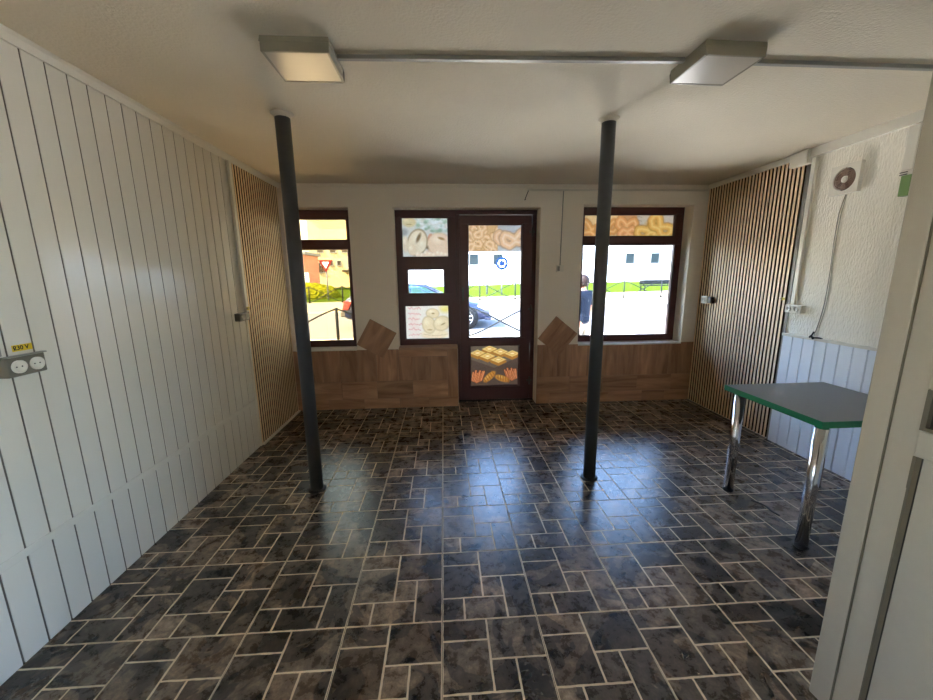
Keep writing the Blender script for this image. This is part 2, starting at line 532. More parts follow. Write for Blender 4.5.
# ---- shop front wall with three openings
OL = (-1.69, -1.005, 0.722, 2.262)      # left window opening  x0 x1 z0 z1
OD = (-0.532, 1.088, 0.0, 2.262)        # door and sidelight
OR = (1.572, 2.838, 0.722, 2.292)       # right window
wb = MB()
for (a, b, z0, z1) in ((XL - 0.2, OL[0], -0.12, HC), (OL[0], OL[1], OL[3], HC), (OL[0], OL[1], -0.12, OL[2] - 0.02), (OL[1], OD[0], -0.12, HC),
                       (OD[0], OD[1], OD[3], HC), (OD[1], OR[0], -0.12, HC), (OR[0], OR[1], OR[3], HC), (OR[0], OR[1], -0.12, OR[2] - 0.02), (OR[1], XR + 0.2, -0.12, HC),
                       (OD[0], 0.150, -0.12, 0.70)):
    wb.box(a, b, YB, YO, z0, z1)
structure(wb.build('wall_back', M['plaster']))
# parapet and roof edge of the building itself
structure(MB().box(XL - 0.2, XR + 0.2, YO - 0.12, YO + 0.02, HC + 0.25, HC + 0.65).build('trim_7', M['plaster']))

# ---- wall behind the camera line: the photographer stands in a wide doorway
structure(MB().box(1.46, XR, 0.02, 0.16, 0, HC).box(XL, -0.95, 0.02, 0.16, 0, HC).box(-0.95, 1.46, 0.02, 0.16, 2.3, HC).build('wall_front', M['plaster']))

# ---- left wall: vertical white PVC panels with grooves coloured dark as shade, a cover strip near the floor
pw, pg = 0.1003, 0.0075
pl = MB()
y = 3.37
while y > 0.16:
    pl.prism([(XL - 0.003, y - pw), (XL, y - pw + 0.002), (XL, y - pg - 0.002), (XL - 0.003, y - pg)], 0.0, HC, 2, 0)
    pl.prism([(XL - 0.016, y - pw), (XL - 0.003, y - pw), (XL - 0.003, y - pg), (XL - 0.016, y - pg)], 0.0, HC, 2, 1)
    y -= pw
structure(pl.build('wall_left_cladding', [M['pvc_warm'], M['pvc_gap_shade']]))
structure(MB().box(XL - 0.002, XL + 0.006, 0.16, 3.375, 0.415, 0.45).build('trim_1', M['pvc_warm'], bevel=0.003))
structure(MB().add([(XL, 0.16, HC), (XL, 0.16, HC - 0.045), (XL + 0.012, 0.16, HC - 0.045), (XL + 0.026, 0.16, HC - 0.02), (XL + 0.028, 0.16, HC),
                    (XL, YB, HC), (XL, YB, HC - 0.045), (XL + 0.012, YB, HC - 0.045), (XL + 0.026, YB, HC - 0.02), (XL + 0.028, YB, HC)],
                   [(0, 1, 2, 3, 4), (9, 8, 7, 6, 5), (0, 5, 6, 1), (1, 6, 7, 2), (2, 7, 8, 3), (3, 8, 9, 4), (4, 9, 5, 0)]).build('trim_2', M['pvc_trim']))
structure(MB().box(XL - 0.016, XL + 0.010, 3.362, 3.385, 0, HC - 0.045).build('trim_3', M['pvc_trim'], bevel=0.003))
structure(MB().box(XL + 0.0, XL + 0.030, 3.385, YB - 0.012, 0.0, 0.012).build('baseboard_left', M['pvc_trim'], bevel=0.003))

# ---- right wall: low white panelling under the stucco
wp = MB()
y = 3.125
while y > 0.2:
    wp.prism([(XR, y - 0.098), (XR - 0.010, y - 0.098), (XR - 0.014, y - 0.095), (XR - 0.014, y - 0.0085), (XR - 0.010, y - 0.0055), (XR, y - 0.0055)], 0.0, 0.985, 2)
    y -= 0.098
structure(wp.build('wall_right_cladding', M['pvc']))
structure(MB().box(XR - 0.003, XR, 0.16, 3.125, 0.0, 0.985).build('wall_right_backing', M['pvc_gap_shade']))
structure(MB().box(XR - 0.022, XR, 0.16, 3.128, 0.982, 1.006).build('trim_4', M['pvc_trim'], bevel=0.004))
structure(MB().box(XR - 0.024, XR, 3.253, YB, HC - 0.05, HC).build('trim_5', M['pvc_trim'], bevel=0.004))
structure(MB().box(XL + 0.03, XR - 0.024, YB - 0.012, YB, HC - 0.035, HC).build('trim_6', M['plaster'], bevel=0.003))
structure(MB().box(XR - 0.010, XR, 3.108, 3.140, 0.0, HC - 0.07).build('trim_8', M['grey_plastic'], bevel=0.002))

# ---- brown wood-look wall tiles under the windows
def tile_field(name, rects, y_front=YB - 0.010, parent=None, rnd=random.Random(5)):
    """rects: (x0,x1,z0,z1,vertical_grain). One mesh, tone and grain stored per tile, grout behind."""
    bm = bmesh.new()
    col = bm.loops.layers.float_color.new('tone')
    uvl = bm.loops.layers.uv.new('grain')
    def face(vs, mat, tone, vert, off):
        f = bm.faces.new([bm.verts.new(v) for v in vs])
        f.material_index = mat
        for l in f.loops:
            l[col] = (tone, tone * 0.985, tone * 0.97, 1)
            c = l.vert.co
            h = c.x if abs(f.normal.y) > -1 else c.y
            a, b = (c.z, c.x + c.y) if vert else (c.x + c.y, c.z)
            l[uvl].uv = (a + off, b + off * 1.7)
    for (x0, x1, z0, z1, vert) in rects:
        g = 0.0016
        a, b, c, d = x0 + g, x1 - g, z0 + g, z1 - g
        tone = rnd.uniform(0.82, 1.14); off = rnd.uniform(0, 20)
        yb = y_front + 0.009
        P = lambda x, y, z: (x, y, z)
        F = [P(a, y_front, c), P(b, y_front, c), P(b, y_front, d), P(a, y_front, d)]
        B = [P(a, yb, c), P(b, yb, c), P(b, yb, d), P(a, yb, d)]
        face(F, 0, tone, vert, off)
        face([F[3], F[2], B[2], B[3]], 0, tone, vert, off)
        face([B[0], B[1], F[1], F[0]], 0, tone, vert, off)
        face([F[0], F[3], B[3], B[0]], 0, tone, vert, off)
        face([F[1], B[1], B[2], F[2]], 0, tone, vert, off)
        face([P(x0, yb - 0.0005, z0), P(x1, yb - 0.0005, z0), P(x1, yb - 0.0005, z1), P(x0, yb - 0.0005, z1)], 1, 1, False, 0)
    me = bpy.data.meshes.new(name)
    bm.to_mesh(me); bm.free()
    me.materials.append(M['woodtile']); me.materials.append(M['tile_joint'])
    o = bpy.data.objects.new(name, me); COL.objects.link(o)
    if parent is not None: o.parent = parent
    return o

def spans(xs): return list(zip(xs[:-1], xs[1:]))
lt = []
for a, b in spans([XL, -1.60, -1.206, -0.80, -0.385, 0.030]): lt.append((a, b, 0.12, 0.332, False))
for a, b in spans([XL, -1.37, -0.96, -0.544, -0.20, 0.148]): lt.append((a, b, 0.0, 0.12, False))
for a, b in spans([XL, -1.605, -1.405, -1.205, -1.0, -0.795, -0.56, -0.537]): lt.append((a, b, 0.332, 0.706, True))
for a, b in spans([-0.537, -0.37, -0.17, 0.030]): lt.append((a, b, 0.332, 0.615, True))
lt.append((-0.537, 0.030, 0.615, 0.702, False))
lt.append((0.030, 0.148, 0.12, 0.702, True))
structure(tile_field('wall_back_tiling_left', lt))
rt = []
for a, b in spans([1.088, 1.489, 1.894, 2.327, 2.753, XR]): rt.append((a, b, 0.13, 0.332, False))
for a, b in spans([1.088, 1.25, 1.68, 1.978, 2.40, 2.684, XR]): rt.append((a, b, 0.0, 0.13, False))
for a, b in spans([1.088, 1.149, 1.33, 1.489, 1.69, 1.871, 2.107, 2.321, 2.52, 2.70, XR]): rt.append((a, b, 0.332, 0.722, True))
structure(tile_field('wall_back_tiling_right', rt))
# tiled top of the parapet under the sidelight, and the white window boards
structure(MB().box(OD[0] + 0.002, 0.150, YB - 0.010, YF + 0.02, 0.703, 0.722).build('trim_9', M['brown_sill'], bevel=0.002))
structure(MB().box(OL[0], OL[1], YB - 0.012, YF + 0.03, 0.702, 0.722).build('trim_10', M['sill'], bevel=0.004))
structure(MB().box(OR[0], OR[1], YB - 0.012, YF + 0.03, 0.702, 0.722).build('trim_11', M['sill'], bevel=0.004))
structure(MB().box(0.150, OD[1], YF - 0.01, YO + 0.1, -0.06, 0.012).build('trim_12', M['frame_seam'], bevel=0.004))

# ---- window and door units
def pane_frame(mb, x0, x1, z0, z1, panes, y0=YF, y1=YF + 0.07):
    """Fill the rectangle with frame material, leaving the panes (x0,x1,z0,z1) open."""
    xs = sorted({x0, x1, *[p[0] for p in panes], *[p[1] for p in panes]})
    zs = sorted({z0, z1, *[p[2] for p in panes], *[p[3] for p in panes]})
    for za, zb in spans(zs):
        run = None
        for xa, xb in spans(xs):
            cx, cz = (xa + xb) / 2, (za + zb) / 2
            hole = any(p[0] < cx < p[1] and p[2] < cz < p[3] for p in panes)
            if not hole:
                run = (run[0], xb) if run else (xa, xb)
            if hole and run:
                mb.box(run[0], run[1], y0, y1, za, zb); run = None
        if run:
            mb.box(run[0], run[1], y0, y1, za, zb)

def bead(mb, p, w=0.012, d=0.012):
    """Glazing bead: a slim raised border round a pane."""
    x0, x1, z0, z1 = p
    y0 = YF - d * 0.0 + 0.006
    for q in ((x0, x0 + w, z0, z1), (x1 - w, x1, z0, z1), (x0 + w, x1 - w, z0, z0 + w), (x0 + w, x1 - w, z1 - w, z1)):
        mb.box(q[0], q[1], y0, y0 + 0.03, q[2], q[3])

def window_unit(name, op, panes, glass):
    fr = MB(); pane_frame(fr, op[0], op[1], op[2], op[3], panes)
    root = structure(fr.build(name, M['frame'], bevel=0.004))
    for p in panes:
        b = MB(); bead(b, p); b.build('glazing_bead', M['frame'], root, bevel=0.003)
        MB().box(p[0], p[1], YF + 0.040, YF + 0.046, p[2], p[3]).build('glass_pane', glass, root)
    return root

PL_U, PL_L = (-1.615, -1.068, 1.935, 2.172), (-1.615, -1.068, 0.788, 1.846)
window_unit('window_1', (OL[0], OL[1], 0.722, OL[3]), [PL_U, PL_L], M['glass_amber'])
PR_U, PR_L = (1.640, 2.745, 1.962, 2.218), (1.640, 2.765, 0.790, 1.875)
window_unit('window_2', (OR[0], OR[1], 0.722, OR[3]), [PR_U, PR_L], M['glass'])
P1, P2, P3 = (-0.470, 0.072, 1.741, 2.188), (-0.418, 0.015, 1.327, 1.613), (-0.468, 0.065, 0.783, 1.198)
window_unit('window_3', (OD[0], 0.152, 0.722, OD[3]), [P1, P2, P3], M['glass'])

# entrance door: fixed frame plus leaf
DG, DP = (0.288, 0.925, 0.788, 2.110), (0.301, 0.912, 0.178, 0.703)
fr = MB()
pane_frame(fr, 0.156, OD[1], 0.012, OD[3], [(0.196, 1.036, 0.02, 2.212)], YF + 0.005, YF + 0.075)
door = structure(fr.build('door_1', M['frame'], bevel=0.004))
lf = MB(); pane_frame(lf, 0.190, 1.030, 0.022, 2.206, [DG, DP], YF - 0.012, YF + 0.06)
leaf = lf.build('door_leaf', M['frame'], door, bevel=0.005)
for p in (DG, DP):
    b = MB(); bead(b, p); b.build('glazing_bead', M['frame'], leaf, bevel=0.003)
MB().box(DG[0], DG[1], YF + 0.040, YF + 0.046, DG[2], DG[3]).build('glass_pane', M['glass'], leaf)
MB().box(DP[0], DP[1], YF + 0.036, YF + 0.042, DP[2], DP[3]).build('glass_pane', M['glass'], leaf)
sm = MB(); sm.box(0.1525, 0.1560, YF + 0.002, YF + 0.06, 0.722, OD[3]).build('joint_seam', M['frame_seam'], door)
for z in (2.02, 1.133, 0.253):
    h = MB().cyl((1.034, YF - 0.022, z - 0.05), (1.034, YF - 0.022, z + 0.05), 0.010, 14).box(1.000, 1.066, YF - 0.016, YF - 0.010, z - 0.012, z + 0.012)
    h.build('hinge', M['dark_plastic'], door)
hd = MB().box(0.214, 0.240, YF - 0.020, YF - 0.012, 1.24, 1.40).cyl((0.227, YF - 0.02, 1.345), (0.227, YF - 0.055, 1.345), 0.009, 14)
hd.cyl((0.222, YF - 0.055, 1.345), (0.222, YF - 0.055, 1.26), 0.009, 14)
hd.build('door_handle', M['dark_plastic'], leaf, bevel=0.002)

# ---- white PVC door standing open beside the camera
DA = math.radians(6)
fdoor = MB()
L = 0.86
def leafbox(mb, a0, a1, n0, n1, z0, z1):
    """a along the leaf from its free edge towards the hinge, n into the leaf (away from the room side seen)."""
    mb.box(a0, a1, n0, n1, z0, z1)
root = MB()
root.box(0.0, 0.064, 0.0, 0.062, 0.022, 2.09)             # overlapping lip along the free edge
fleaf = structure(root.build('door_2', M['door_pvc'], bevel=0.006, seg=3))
fleaf.location = (1.295, 1.037, 0)
fleaf.rotation_euler = (0, 0, -(PI / 2 - DA))
s = MB()
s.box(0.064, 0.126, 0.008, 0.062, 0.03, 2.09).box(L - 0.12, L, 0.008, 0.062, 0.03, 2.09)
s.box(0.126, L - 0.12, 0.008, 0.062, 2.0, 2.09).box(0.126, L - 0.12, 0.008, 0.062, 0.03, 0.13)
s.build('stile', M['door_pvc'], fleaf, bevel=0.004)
MB().box(0.0637, 0.0655, 0.0008, 0.02, 0.03, 2.09).build('lip_shade', M['recess_shade'], fleaf)  # dark strip painting the shade on the lip's step
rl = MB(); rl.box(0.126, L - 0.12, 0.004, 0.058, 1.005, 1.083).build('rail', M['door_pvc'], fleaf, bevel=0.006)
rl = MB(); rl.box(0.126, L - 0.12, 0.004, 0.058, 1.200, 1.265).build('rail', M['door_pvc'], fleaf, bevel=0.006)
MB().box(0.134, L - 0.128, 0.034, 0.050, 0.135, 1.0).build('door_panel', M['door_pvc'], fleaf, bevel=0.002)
g = MB()
for (a0, a1, z0, z1) in ((0.126, 0.134, 0.13, 1.005), (0.126, 0.138, 1.083, 1.200), (0.138, L - 0.12, 1.083, 1.093), (0.138, L - 0.12, 1.19, 1.2), (0.126, 0.134, 1.265, 2.0)):
    g.box(a0, a1, 0.0085, 0.046, z0, z1)
g.build('gasket_and_shade', M['recess_shade'], fleaf)  # gasket strips coloured as shade over the recess sides
MB().box(0.1335, 0.1352, 0.030, 0.0475, 0.13, 1.005).box(0.1375, 0.1392, 0.024, 0.0475, 1.083, 1.2).build('glazing_seal', M['gasket_and_shade'], fleaf)
MB().box(0.134, L - 0.12, 0.032, 0.038, 1.085, 1.198).box(0.134, L - 0.12, 0.032, 0.038, 1.27, 1.998).build('glass_pane', M['glass'], fleaf)

# ================================================================== THINGS IN THE ROOM
# ---- steel posts
def post(x, y, label):
    t = thing('support_post', label, 'post', (x, y, 0), 0, 'steel posts holding the ceiling')
    MB().cyl((0, 0, 0.0), (0, 0, HC), 0.0445, 32).build('shaft', M['post'], t)
    MB().lathe([(0.0445, 0.0), (0.062, 0.0), (0.062, 0.006), (0.047, 0.010), (0.0445, 0.010)], (0, 0, 0.0)).build('floor_collar', M['black'], t)
    MB().lathe([(0.0445, HC - 0.024), (0.048, HC - 0.022), (0.054, HC - 0.010), (0.066, HC - 0.0005), (0.0445, HC - 0.0005)], (0, 0, 0.0)).build('plaster_collar', M['ceiling'], t)
    return t
post(-0.957, 2.580, 'dark grey round steel post standing in front of the left window')
post(1.080, 2.585, 'dark grey round steel post standing between the door and the table')

# ---- ceiling lamps and their duct
def lamp(x, y, label, rz):
    t = thing('ceiling_lamp', label, 'lamp', (x, y, HC), rz, 'square surface lamps on the ceiling')
    w, d, h = 0.140, 0.126, 0.060
    hs = MB()
    hs.box(-w, w, -d, d, -0.020, 0.0)
    hs.box(-w, -w + 0.010, -d, d, -h, -0.02).box(w - 0.010, w, -d, d, -h, -0.02)
    hs.box(-w + 0.010, w - 0.010, -d, -d + 0.010, -h, -0.02).box(-w + 0.010, w - 0.010, d - 0.010, d, -h, -0.02)
    hs.build('housing', M['lamp_body'], t, bevel=0.003)
    MB().box(-w + 0.010, w - 0.010, -d + 0.010, d - 0.010, -h + 0.002, -h + 0.008).build('diffuser', M['lamp_face'], t)
    for sx in (-1, 1):
        MB().box(sx * 0.09 - 0.012, sx * 0.09 + 0.012, d, d + 0.004, -h + 0.004, -h + 0.016).build('clip', M['grey_plastic'], t)
    return t
lamp(-0.596, 1.935, 'square white ceiling lamp above the left steel post, unlit', 0.0)
lamp(1.278, 1.888, 'square white ceiling lamp nearer the ventilator wall, unlit', 0.02)
def duct(name, pts, w, h, label, mat, cat='cable duct'):
    """A flat rectangular cable duct along a straight run under the ceiling."""
    (x0, y0), (x1, y1) = pts
    o = MB().add([(x0, y0 - w, HC), (x0, y0 + w, HC), (x0, y0 + w, HC - h), (x0, y0 - w, HC - h), (x1, y1 - w, HC), (x1, y1 + w, HC), (x1, y1 + w, HC - h), (x1, y1 - w, HC - h)],
                 [(0, 1, 2, 3), (7, 6, 5, 4), (0, 4, 5, 1), (1, 5, 6, 2), (2, 6, 7, 3), (3, 7, 4, 0)]).build(name, mat, bevel=0.002)
    return tag(o, label, cat)
duct('cable_duct', ((-0.454, 1.945), (1.136, 1.905)), 0.012, 0.018, 'long grey cable duct on the ceiling joining the two square lamps', M['grey_plastic'])
duct('cable_duct', ((1.420, 1.905), (XR - 0.03, 1.925)), 0.012, 0.018, 'short grey cable duct from the second lamp to the stucco wall', M['grey_plastic'])

# ---- slatted wood panels
def slat_panel(x, sgn, y0, y1, ztop, label):
    t = thing('slatted_wall_panel', label, 'wall panel', (x, (y0 + y1) / 2, 0), 0, 'slatted wood wall panels')
    h = (y1 - y0) / 2
    MB().box(min(0, sgn * 0.008), max(0, sgn * 0.008), -h, h, 0.012, ztop).build('felt_backing', M['slat_back'], t)
    sl = MB(); n = round((y1 - y0) / 0.0405); p = (y1 - y0) / n
    for i in range(n):
        a = -h + i * p + 0.002
        xs_ = sgn * 0.021
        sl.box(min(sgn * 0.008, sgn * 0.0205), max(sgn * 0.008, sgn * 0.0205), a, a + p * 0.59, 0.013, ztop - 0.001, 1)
        sl.box(min(sgn * 0.0206, xs_), max(sgn * 0.0206, xs_), a + 0.0005, a + p * 0.59 - 0.0005, 0.013, ztop - 0.001, 0)
    sl.build('slats', [M['slat'], M['slat_side']], t)
    return t
slat_panel(XL - 0.014, 1, 3.387, YB - 0.013, HC - 0.046, 'oak slatted wall panel between the white boards and the left window')
slat_panel(XR, -1, 3.142, YB - 0.013, HC - 0.051, 'oak slatted wall panel beside the right window, behind the table')

# ---- square tiles set askew on the piers
def skew_tile(c, ang, side, label, yfront):
    t = tile_field('decorative_wall_tile', [(-side / 2, side / 2, -side / 2, side / 2, True)], 0.0, None, random.Random(int(c[0] * 100) + 900))
    t.location = (c[0], yfront, c[1])
    t.rotation_euler = (0, ang, 0)
    bb = MB()
    return tag(t, label, 'tile', 'wood effect tiles set askew on the piers')
skew_tile((-0.776, 0.836), math.radians(30), 0.335, 'square brown wood effect tile tilted on the pier between left window and door', YB - 0.0205)
skew_tile((1.324, 0.825), math.radians(39), 0.335, 'square brown wood effect tile tilted on the pier between door and right window', YB - 0.0205)

# ---- sockets, stickers, ducts on the walls
def socket_local(t, sgn, w, h, d, lid=False, body=None, single=False):
    """Surface socket on a wall; local x points into the room times sgn, local y along the wall."""
    X = lambda a: sgn * a
    def bx(mb, a0, a1, y0, y1, z0, z1): mb.box(min(X(a0), X(a1)), max(X(a0), X(a1)), y0, y1, z0, z1); return mb
    bx(MB(), 0, d, -w / 2, w / 2, -h / 2, h / 2).build('socket_body', body or M['white_plastic'], t, bevel=0.005)
    cs = (0.0,) if single else (-w * 0.23, w * 0.23)
    for cy in cs:
        r = min(h * 0.33, 0.026)
        pr = [(0.0, 0.004), (r * 0.76, 0.004), (r * 0.80, 0.009), (r, 0.009), (r, 0.0)]
        ins = MB().lathe([(a, sgn * b) for a, b in pr], (X(d), cy, 0), 'x', 24)
        o = ins.build('socket_insert', M['white_plastic'], t)
        hole = MB()
        for dy in (-0.010, 0.010):
            hole.cyl((X(d + 0.004), cy + dy, 0), (X(d + 0.0048), cy + dy, 0), 0.0028, 10)
        hole.build('pin_hole', M['black'], o)
    if lid:
        bx(MB(), d - 0.01, d + 0.012, -w / 2, w / 2, h / 2, h / 2 + 0.006).build('hinged_lid', M['grey_plastic'], t, bevel=0.002)
t = thing('wall_socket', 'grey double wall socket with lids on the white boards, under the large 230 V sticker', 'socket', (XL, 1.577, 1.187))
socket_local(t, 1, 0.145, 0.078, 0.048, lid=True, body=M['socket_grey'])
t = thing('wall_socket', 'small grey double wall socket at the foot of the duct beside the left slats', 'socket', (XL, 3.275, 1.206))
socket_local(t, 1, 0.150, 0.066, 0.045, body=M['socket_grey'])
t = thing('wall_socket', 'white double wall socket on the stucco at the edge of the right slats', 'socket', (XR, 3.032, 1.222))
socket_local(t, -1, 0.150, 0.066, 0.048)
t = thing('wall_socket', 'single white wall socket mounted on the right slats near the window', 'socket', (XR - 0.0225, 4.115, 1.238))
socket_local(t, -1, 0.090, 0.082, 0.050, single=True)
MB().box(-0.040, 0.0, -0.100, -0.048, -0.038, 0.034).build('dark_side_box', M['black'], t, bevel=0.006)

def volt_sticker(loc, sgn, w, h, label, txt=True):
    t = thing('voltage_sticker', label, 'sticker', loc, 0, 'yellow voltage stickers')
    MB().box(min(0, sgn * 0.0008), max(0, sgn * 0.0008), -w / 2, w / 2, -h / 2, h / 2).build('label_film', M['sticker'], t)
    if txt:
        text_mesh('230 V', h * 0.92, 'lettering', M['ink'], t, (sgn * 0.0010, -0.004 * sgn, 0), (PI / 2, 0, sgn * PI / 2))
    bolt = [(-0.1, 0.5), (0.16, 0.5), (0.04, 0.12), (0.2, 0.12), (-0.1, -0.5), (0.0, -0.06), (-0.16, -0.06)]
    k = h * 0.7; oy = -w * 0.41 if sgn > 0 else w * 0.41
    MB().prism([(oy + p[0] * k, p[1] * k) for p in bolt], sgn * 0.0009, sgn * 0.0013, 0).build('warning_bolt', M['ink'], t)
    return t
volt_sticker((XL, 1.617, 1.252), 1, 0.075, 0.026, 'yellow 230 V sticker on the white boards above the near double socket')
volt_sticker((XL + 0.0295, 3.372, 1.268), 1, 0.052, 0.028, 'yellow 230 V sticker on the white duct beside the left slats')
volt_sticker((XR - 0.0215, 3.164, 1.300), -1, 0.036, 0.022, 'tiny yellow 230 V sticker on the end slat above the stucco wall socket')

tag(MB().box(XL, XL + 0.020, 1.485, 1.525, 1.2325, HC - 0.045).build('wall_duct', M['grey_plastic'], bevel=0.003), 'grey cable duct rising from the near double socket on the white boards', 'cable duct')
tag(MB().box(XL + 0.0105, XL + 0.029, 3.350, 3.386, 1.240, HC - 0.046).build('wall_duct', M['white_plastic'], bevel=0.003), 'white cable duct running down beside the left slats to a socket', 'cable duct')
tag(MB().box(XR - 0.022, XR, 3.052, 3.088, 1.256, HC - 0.072).build('wall_duct', M['white_plastic'], bevel=0.003), 'white cable duct between right slats and stucco, dropping to a socket', 'cable duct')
tag(MB().box(XR - 0.038, XR, 0.17, 3.087, HC - 0.070, HC).build('wall_trunking', M['white_plastic'], bevel=0.003), 'long white trunking along the top of the stucco wall', 'trunking')
t = thing('junction_box', 'white square junction box at the ceiling above the right slats', 'junction box', (XR, 3.170, HC - 0.058))
MB().box(-0.060, 0, -0.083, 0.083, -0.055, 0.055).build('box_body', M['white_plastic'], t, bevel=0.004)
MB().box(-0.066, -0.060, -0.078, 0.078, -0.050, 0.050).build('lid', M['white_plastic'], t, bevel=0.003)

# ---- tall white box with green lower end, high on the right wall
t = thing('control_box', 'tall white wall box with green lower end, high on the stucco wall', 'control box', (XR, 2.395, 2.004))
MB().box(-0.05, 0, -0.036, 0.030, 0.150, 0.415).build('cover', M['white_plastic'], t, bevel=0.005)
MB().box(-0.044, 0, -0.034, 0.026, -0.005, 0.122).build('green_base', M['green_plastic'], t, bevel=0.004)
v = MB()
for z in (0.121, 0.135): v.box(-0.051, -0.02, -0.010, 0.031, z + 0.002, z + 0.007)
v.build('vent_gap', M['black'], t)
MB().box(-0.047, 0, -0.035, 0.028, 0.122, 0.150).build('neck', M['white_plastic'], t)
for z in (0.02, 0.09): MB().cyl((-0.024, 0.026, z), (-0.024, 0.0275, z), 0.006, 12).build('screw', M['black'], t)
MB().box(-0.03, 0, 0.036, 0.056, 0.30, 0.40).build('side_clip', M['white_plastic'], t, bevel=0.006)

# ---- round extractor fan
FY, FZ = 2.797, 2.197
t = thing('extractor_fan', 'square white extractor fan with round brown grille on the stucco wall', 'fan', (XR, FY, FZ))
hb = MB()
N = 40; R = 0.080; S = 0.104
ring_in = [(R * math.cos(2 * PI * i / N), R * math.sin(2 * PI * i / N)) for i in range(N)]
def sq(i):
    a = 2 * PI * i / N; k = S / max(abs(math.cos(a)), abs(math.sin(a))); return (k * math.cos(a), k * math.sin(a))
ring_out = [sq(i) for i in range(N)]
vv = []; ff = []
for x, rr in ((-0.030, ring_in), (-0.030, ring_out), (0.0, ring_out), (-0.006, ring_in)):
    vv += [(x, p[0], p[1]) for p in rr]
for k in range(3):
    a, b = k, k + 1
    for i in range(N):
        ff.append((a * N + i, a * N + (i + 1) % N, b * N + (i + 1) % N, b * N + i))
for i in range(N):
    ff.append((0 * N + i, 3 * N + i, 3 * N + (i + 1) % N, 0 * N + (i + 1) % N))
hb.add(vv, ff).build('fan_housing', M['white_plastic'], t)
MB().cyl((-0.004, 0, 0), (-0.006, 0, 0), R, 36).build('duct_back', M['black'], t)
bl = MB()
for k in range(5):
    a = 2 * PI * k / 5; da = 0.42
    p = [(r * math.cos(a + s), r * math.sin(a + s)) for r, s in ((0.022, -0.3), (0.070, -da), (0.072, 0.0), (0.066, da), (0.022, 0.3))]
    bl.add([(-0.010 - 0.006 * (i in (1, 0)), q[0], q[1]) for i, q in enumerate(p)] + [(-0.012 - 0.006 * (i in (1, 0)), q[0], q[1]) for i, q in enumerate(p)],
           [(0, 1, 2, 3, 4), (9, 8, 7, 6, 5)] + [(i, (i + 1) % 5, 5 + (i + 1) % 5, 5 + i) for i in range(5)])
bl.build('fan_blades', M['brown_grille'], t)
gr = MB()
for r in (0.030, 0.040, 0.050, 0.060, 0.070):
    gr.tube([(-0.027, r * math.cos(2 * PI * i / 32), r * math.sin(2 * PI * i / 32)) for i in range(33)], 0.0035, 6)
for k in range(4):
    a = 2 * PI * k / 4 + 0.0
    gr.cyl((-0.026, 0.022 * math.cos(a), 0.022 * math.sin(a)), (-0.026, 0.080 * math.cos(a), 0.080 * math.sin(a)), 0.003, 6)
gr.build('grille', M['brown_grille'], t)
MB().lathe([(0.0, -0.012), (0.016, -0.010), (0.024, -0.002), (0.024, 0.012)], (-0.026, 0, 0), 'x', 24).build('hub_cap', M['white_plastic'], t)
cord = [(2.788, 2.088), (2.803, 2.017), (2.815, 1.943), (2.816, 1.755), (2.811, 1.631), (2.807, 1.475), (2.811, 1.262), (2.836, 1.085), (2.848, 1.035), (2.850, 1.012)]
def smooth(pts, n=6):
    out = []
    P = [Vector(p) for p in pts]
    for i in range(len(P) - 1):
        a, b, c, d = P[max(i - 1, 0)], P[i], P[i + 1], P[min(i + 2, len(P) - 1)]
        for k in range(n):
            u = k / n
            out.append(0.5 * ((2 * b) + (c - a) * u + (2 * a - 5 * b + 4 * c - d) * u * u + (3 * b - 3 * c + d - a) * u ** 3))
    out.append(P[-1]); return out
cp = smooth([(-0.006, a - FY, b - FZ) for a, b in cord])
MB().tube(cp, 0.0032, 6).build('power_cord', M['cord'], t)
cp2 = smooth([(-0.005, a - FY - 0.006 - 0.010 * abs(math.sin(i * 0.75)), b - FZ) for i, (a, b) in enumerate(cord[:8])])
MB().tube(cp2, 0.0018, 6).build('cord_strand', M['cord'], t)
kn = MB()
q = Vector((-0.026, 2.85 - FY, 1.016 - FZ))
kn.tube(smooth([q + Vector((0.018, 0.003, 0.035)), q + Vector((0, 0, 0.005)), q + Vector((-0.006, -0.018, -0.008)), q + Vector((0.006, -0.06, -0.006)), q + Vector((0.012, -0.08, -0.012))]), 0.006, 8)
kn.tube(smooth([q + Vector((-0.004, 0.012, -0.010)), q + Vector((-0.008, -0.004, 0.004)), q + Vector((-0.004, -0.02, -0.022))]), 0.007, 8)
kn.build('bare_wire_end', M['black'], t)

# ---- table with chrome legs
TX0, TX1, TY0, TY1, TZ = 1.968, 2.708, 1.748, 2.452, 0.75
t = thing('side_table', 'small grey topped table with green edge and chrome legs beside the white panelling', 'table', ((TX0 + TX1) / 2, (TY0 + TY1) / 2, 0))
w, d = (TX1 - TX0) / 2, (TY1 - TY0) / 2
MB().box(-w + 0.002, w - 0.002, -d + 0.002, d - 0.002, TZ - 0.036, TZ).build('tabletop', M['table_top'], t, bevel=0.001)
eb = MB(); th = 0.002
for (a, b, c, e) in ((-w, w, -d, -d + th), (-w, w, d - th, d), (-w, -w + th, -d + th, d - th), (w - th, w, -d + th, d - th)):
    eb.box(a, b, c, e, TZ - 0.0365, TZ - 0.0004)
eb.build('green_edge_band', M['table_edge'], t)
for sx in (-1, 1):
    for sy in (-1, 1):
        lx = sx * (w - 0.052) ; ly = sy * (d - 0.052)
        if sy == 1: ly = d - 0.115
        if sx == -1: lx = -w + 0.030
        if sx == -1 and sy == -1: ly, lx = -d + 0.012, -w + 0.012
        lg = MB().cyl((lx, ly, 0.018), (lx, ly, TZ - 0.036), 0.030, 32).build('leg', M['chrome'], t)
        MB().lathe([(0.0, 0.0), (0.028, 0.0), (0.032, 0.004), (0.032, 0.018), (0.030, 0.020)], (lx, ly, 0), 'z', 28).build('foot', M['black'], lg)

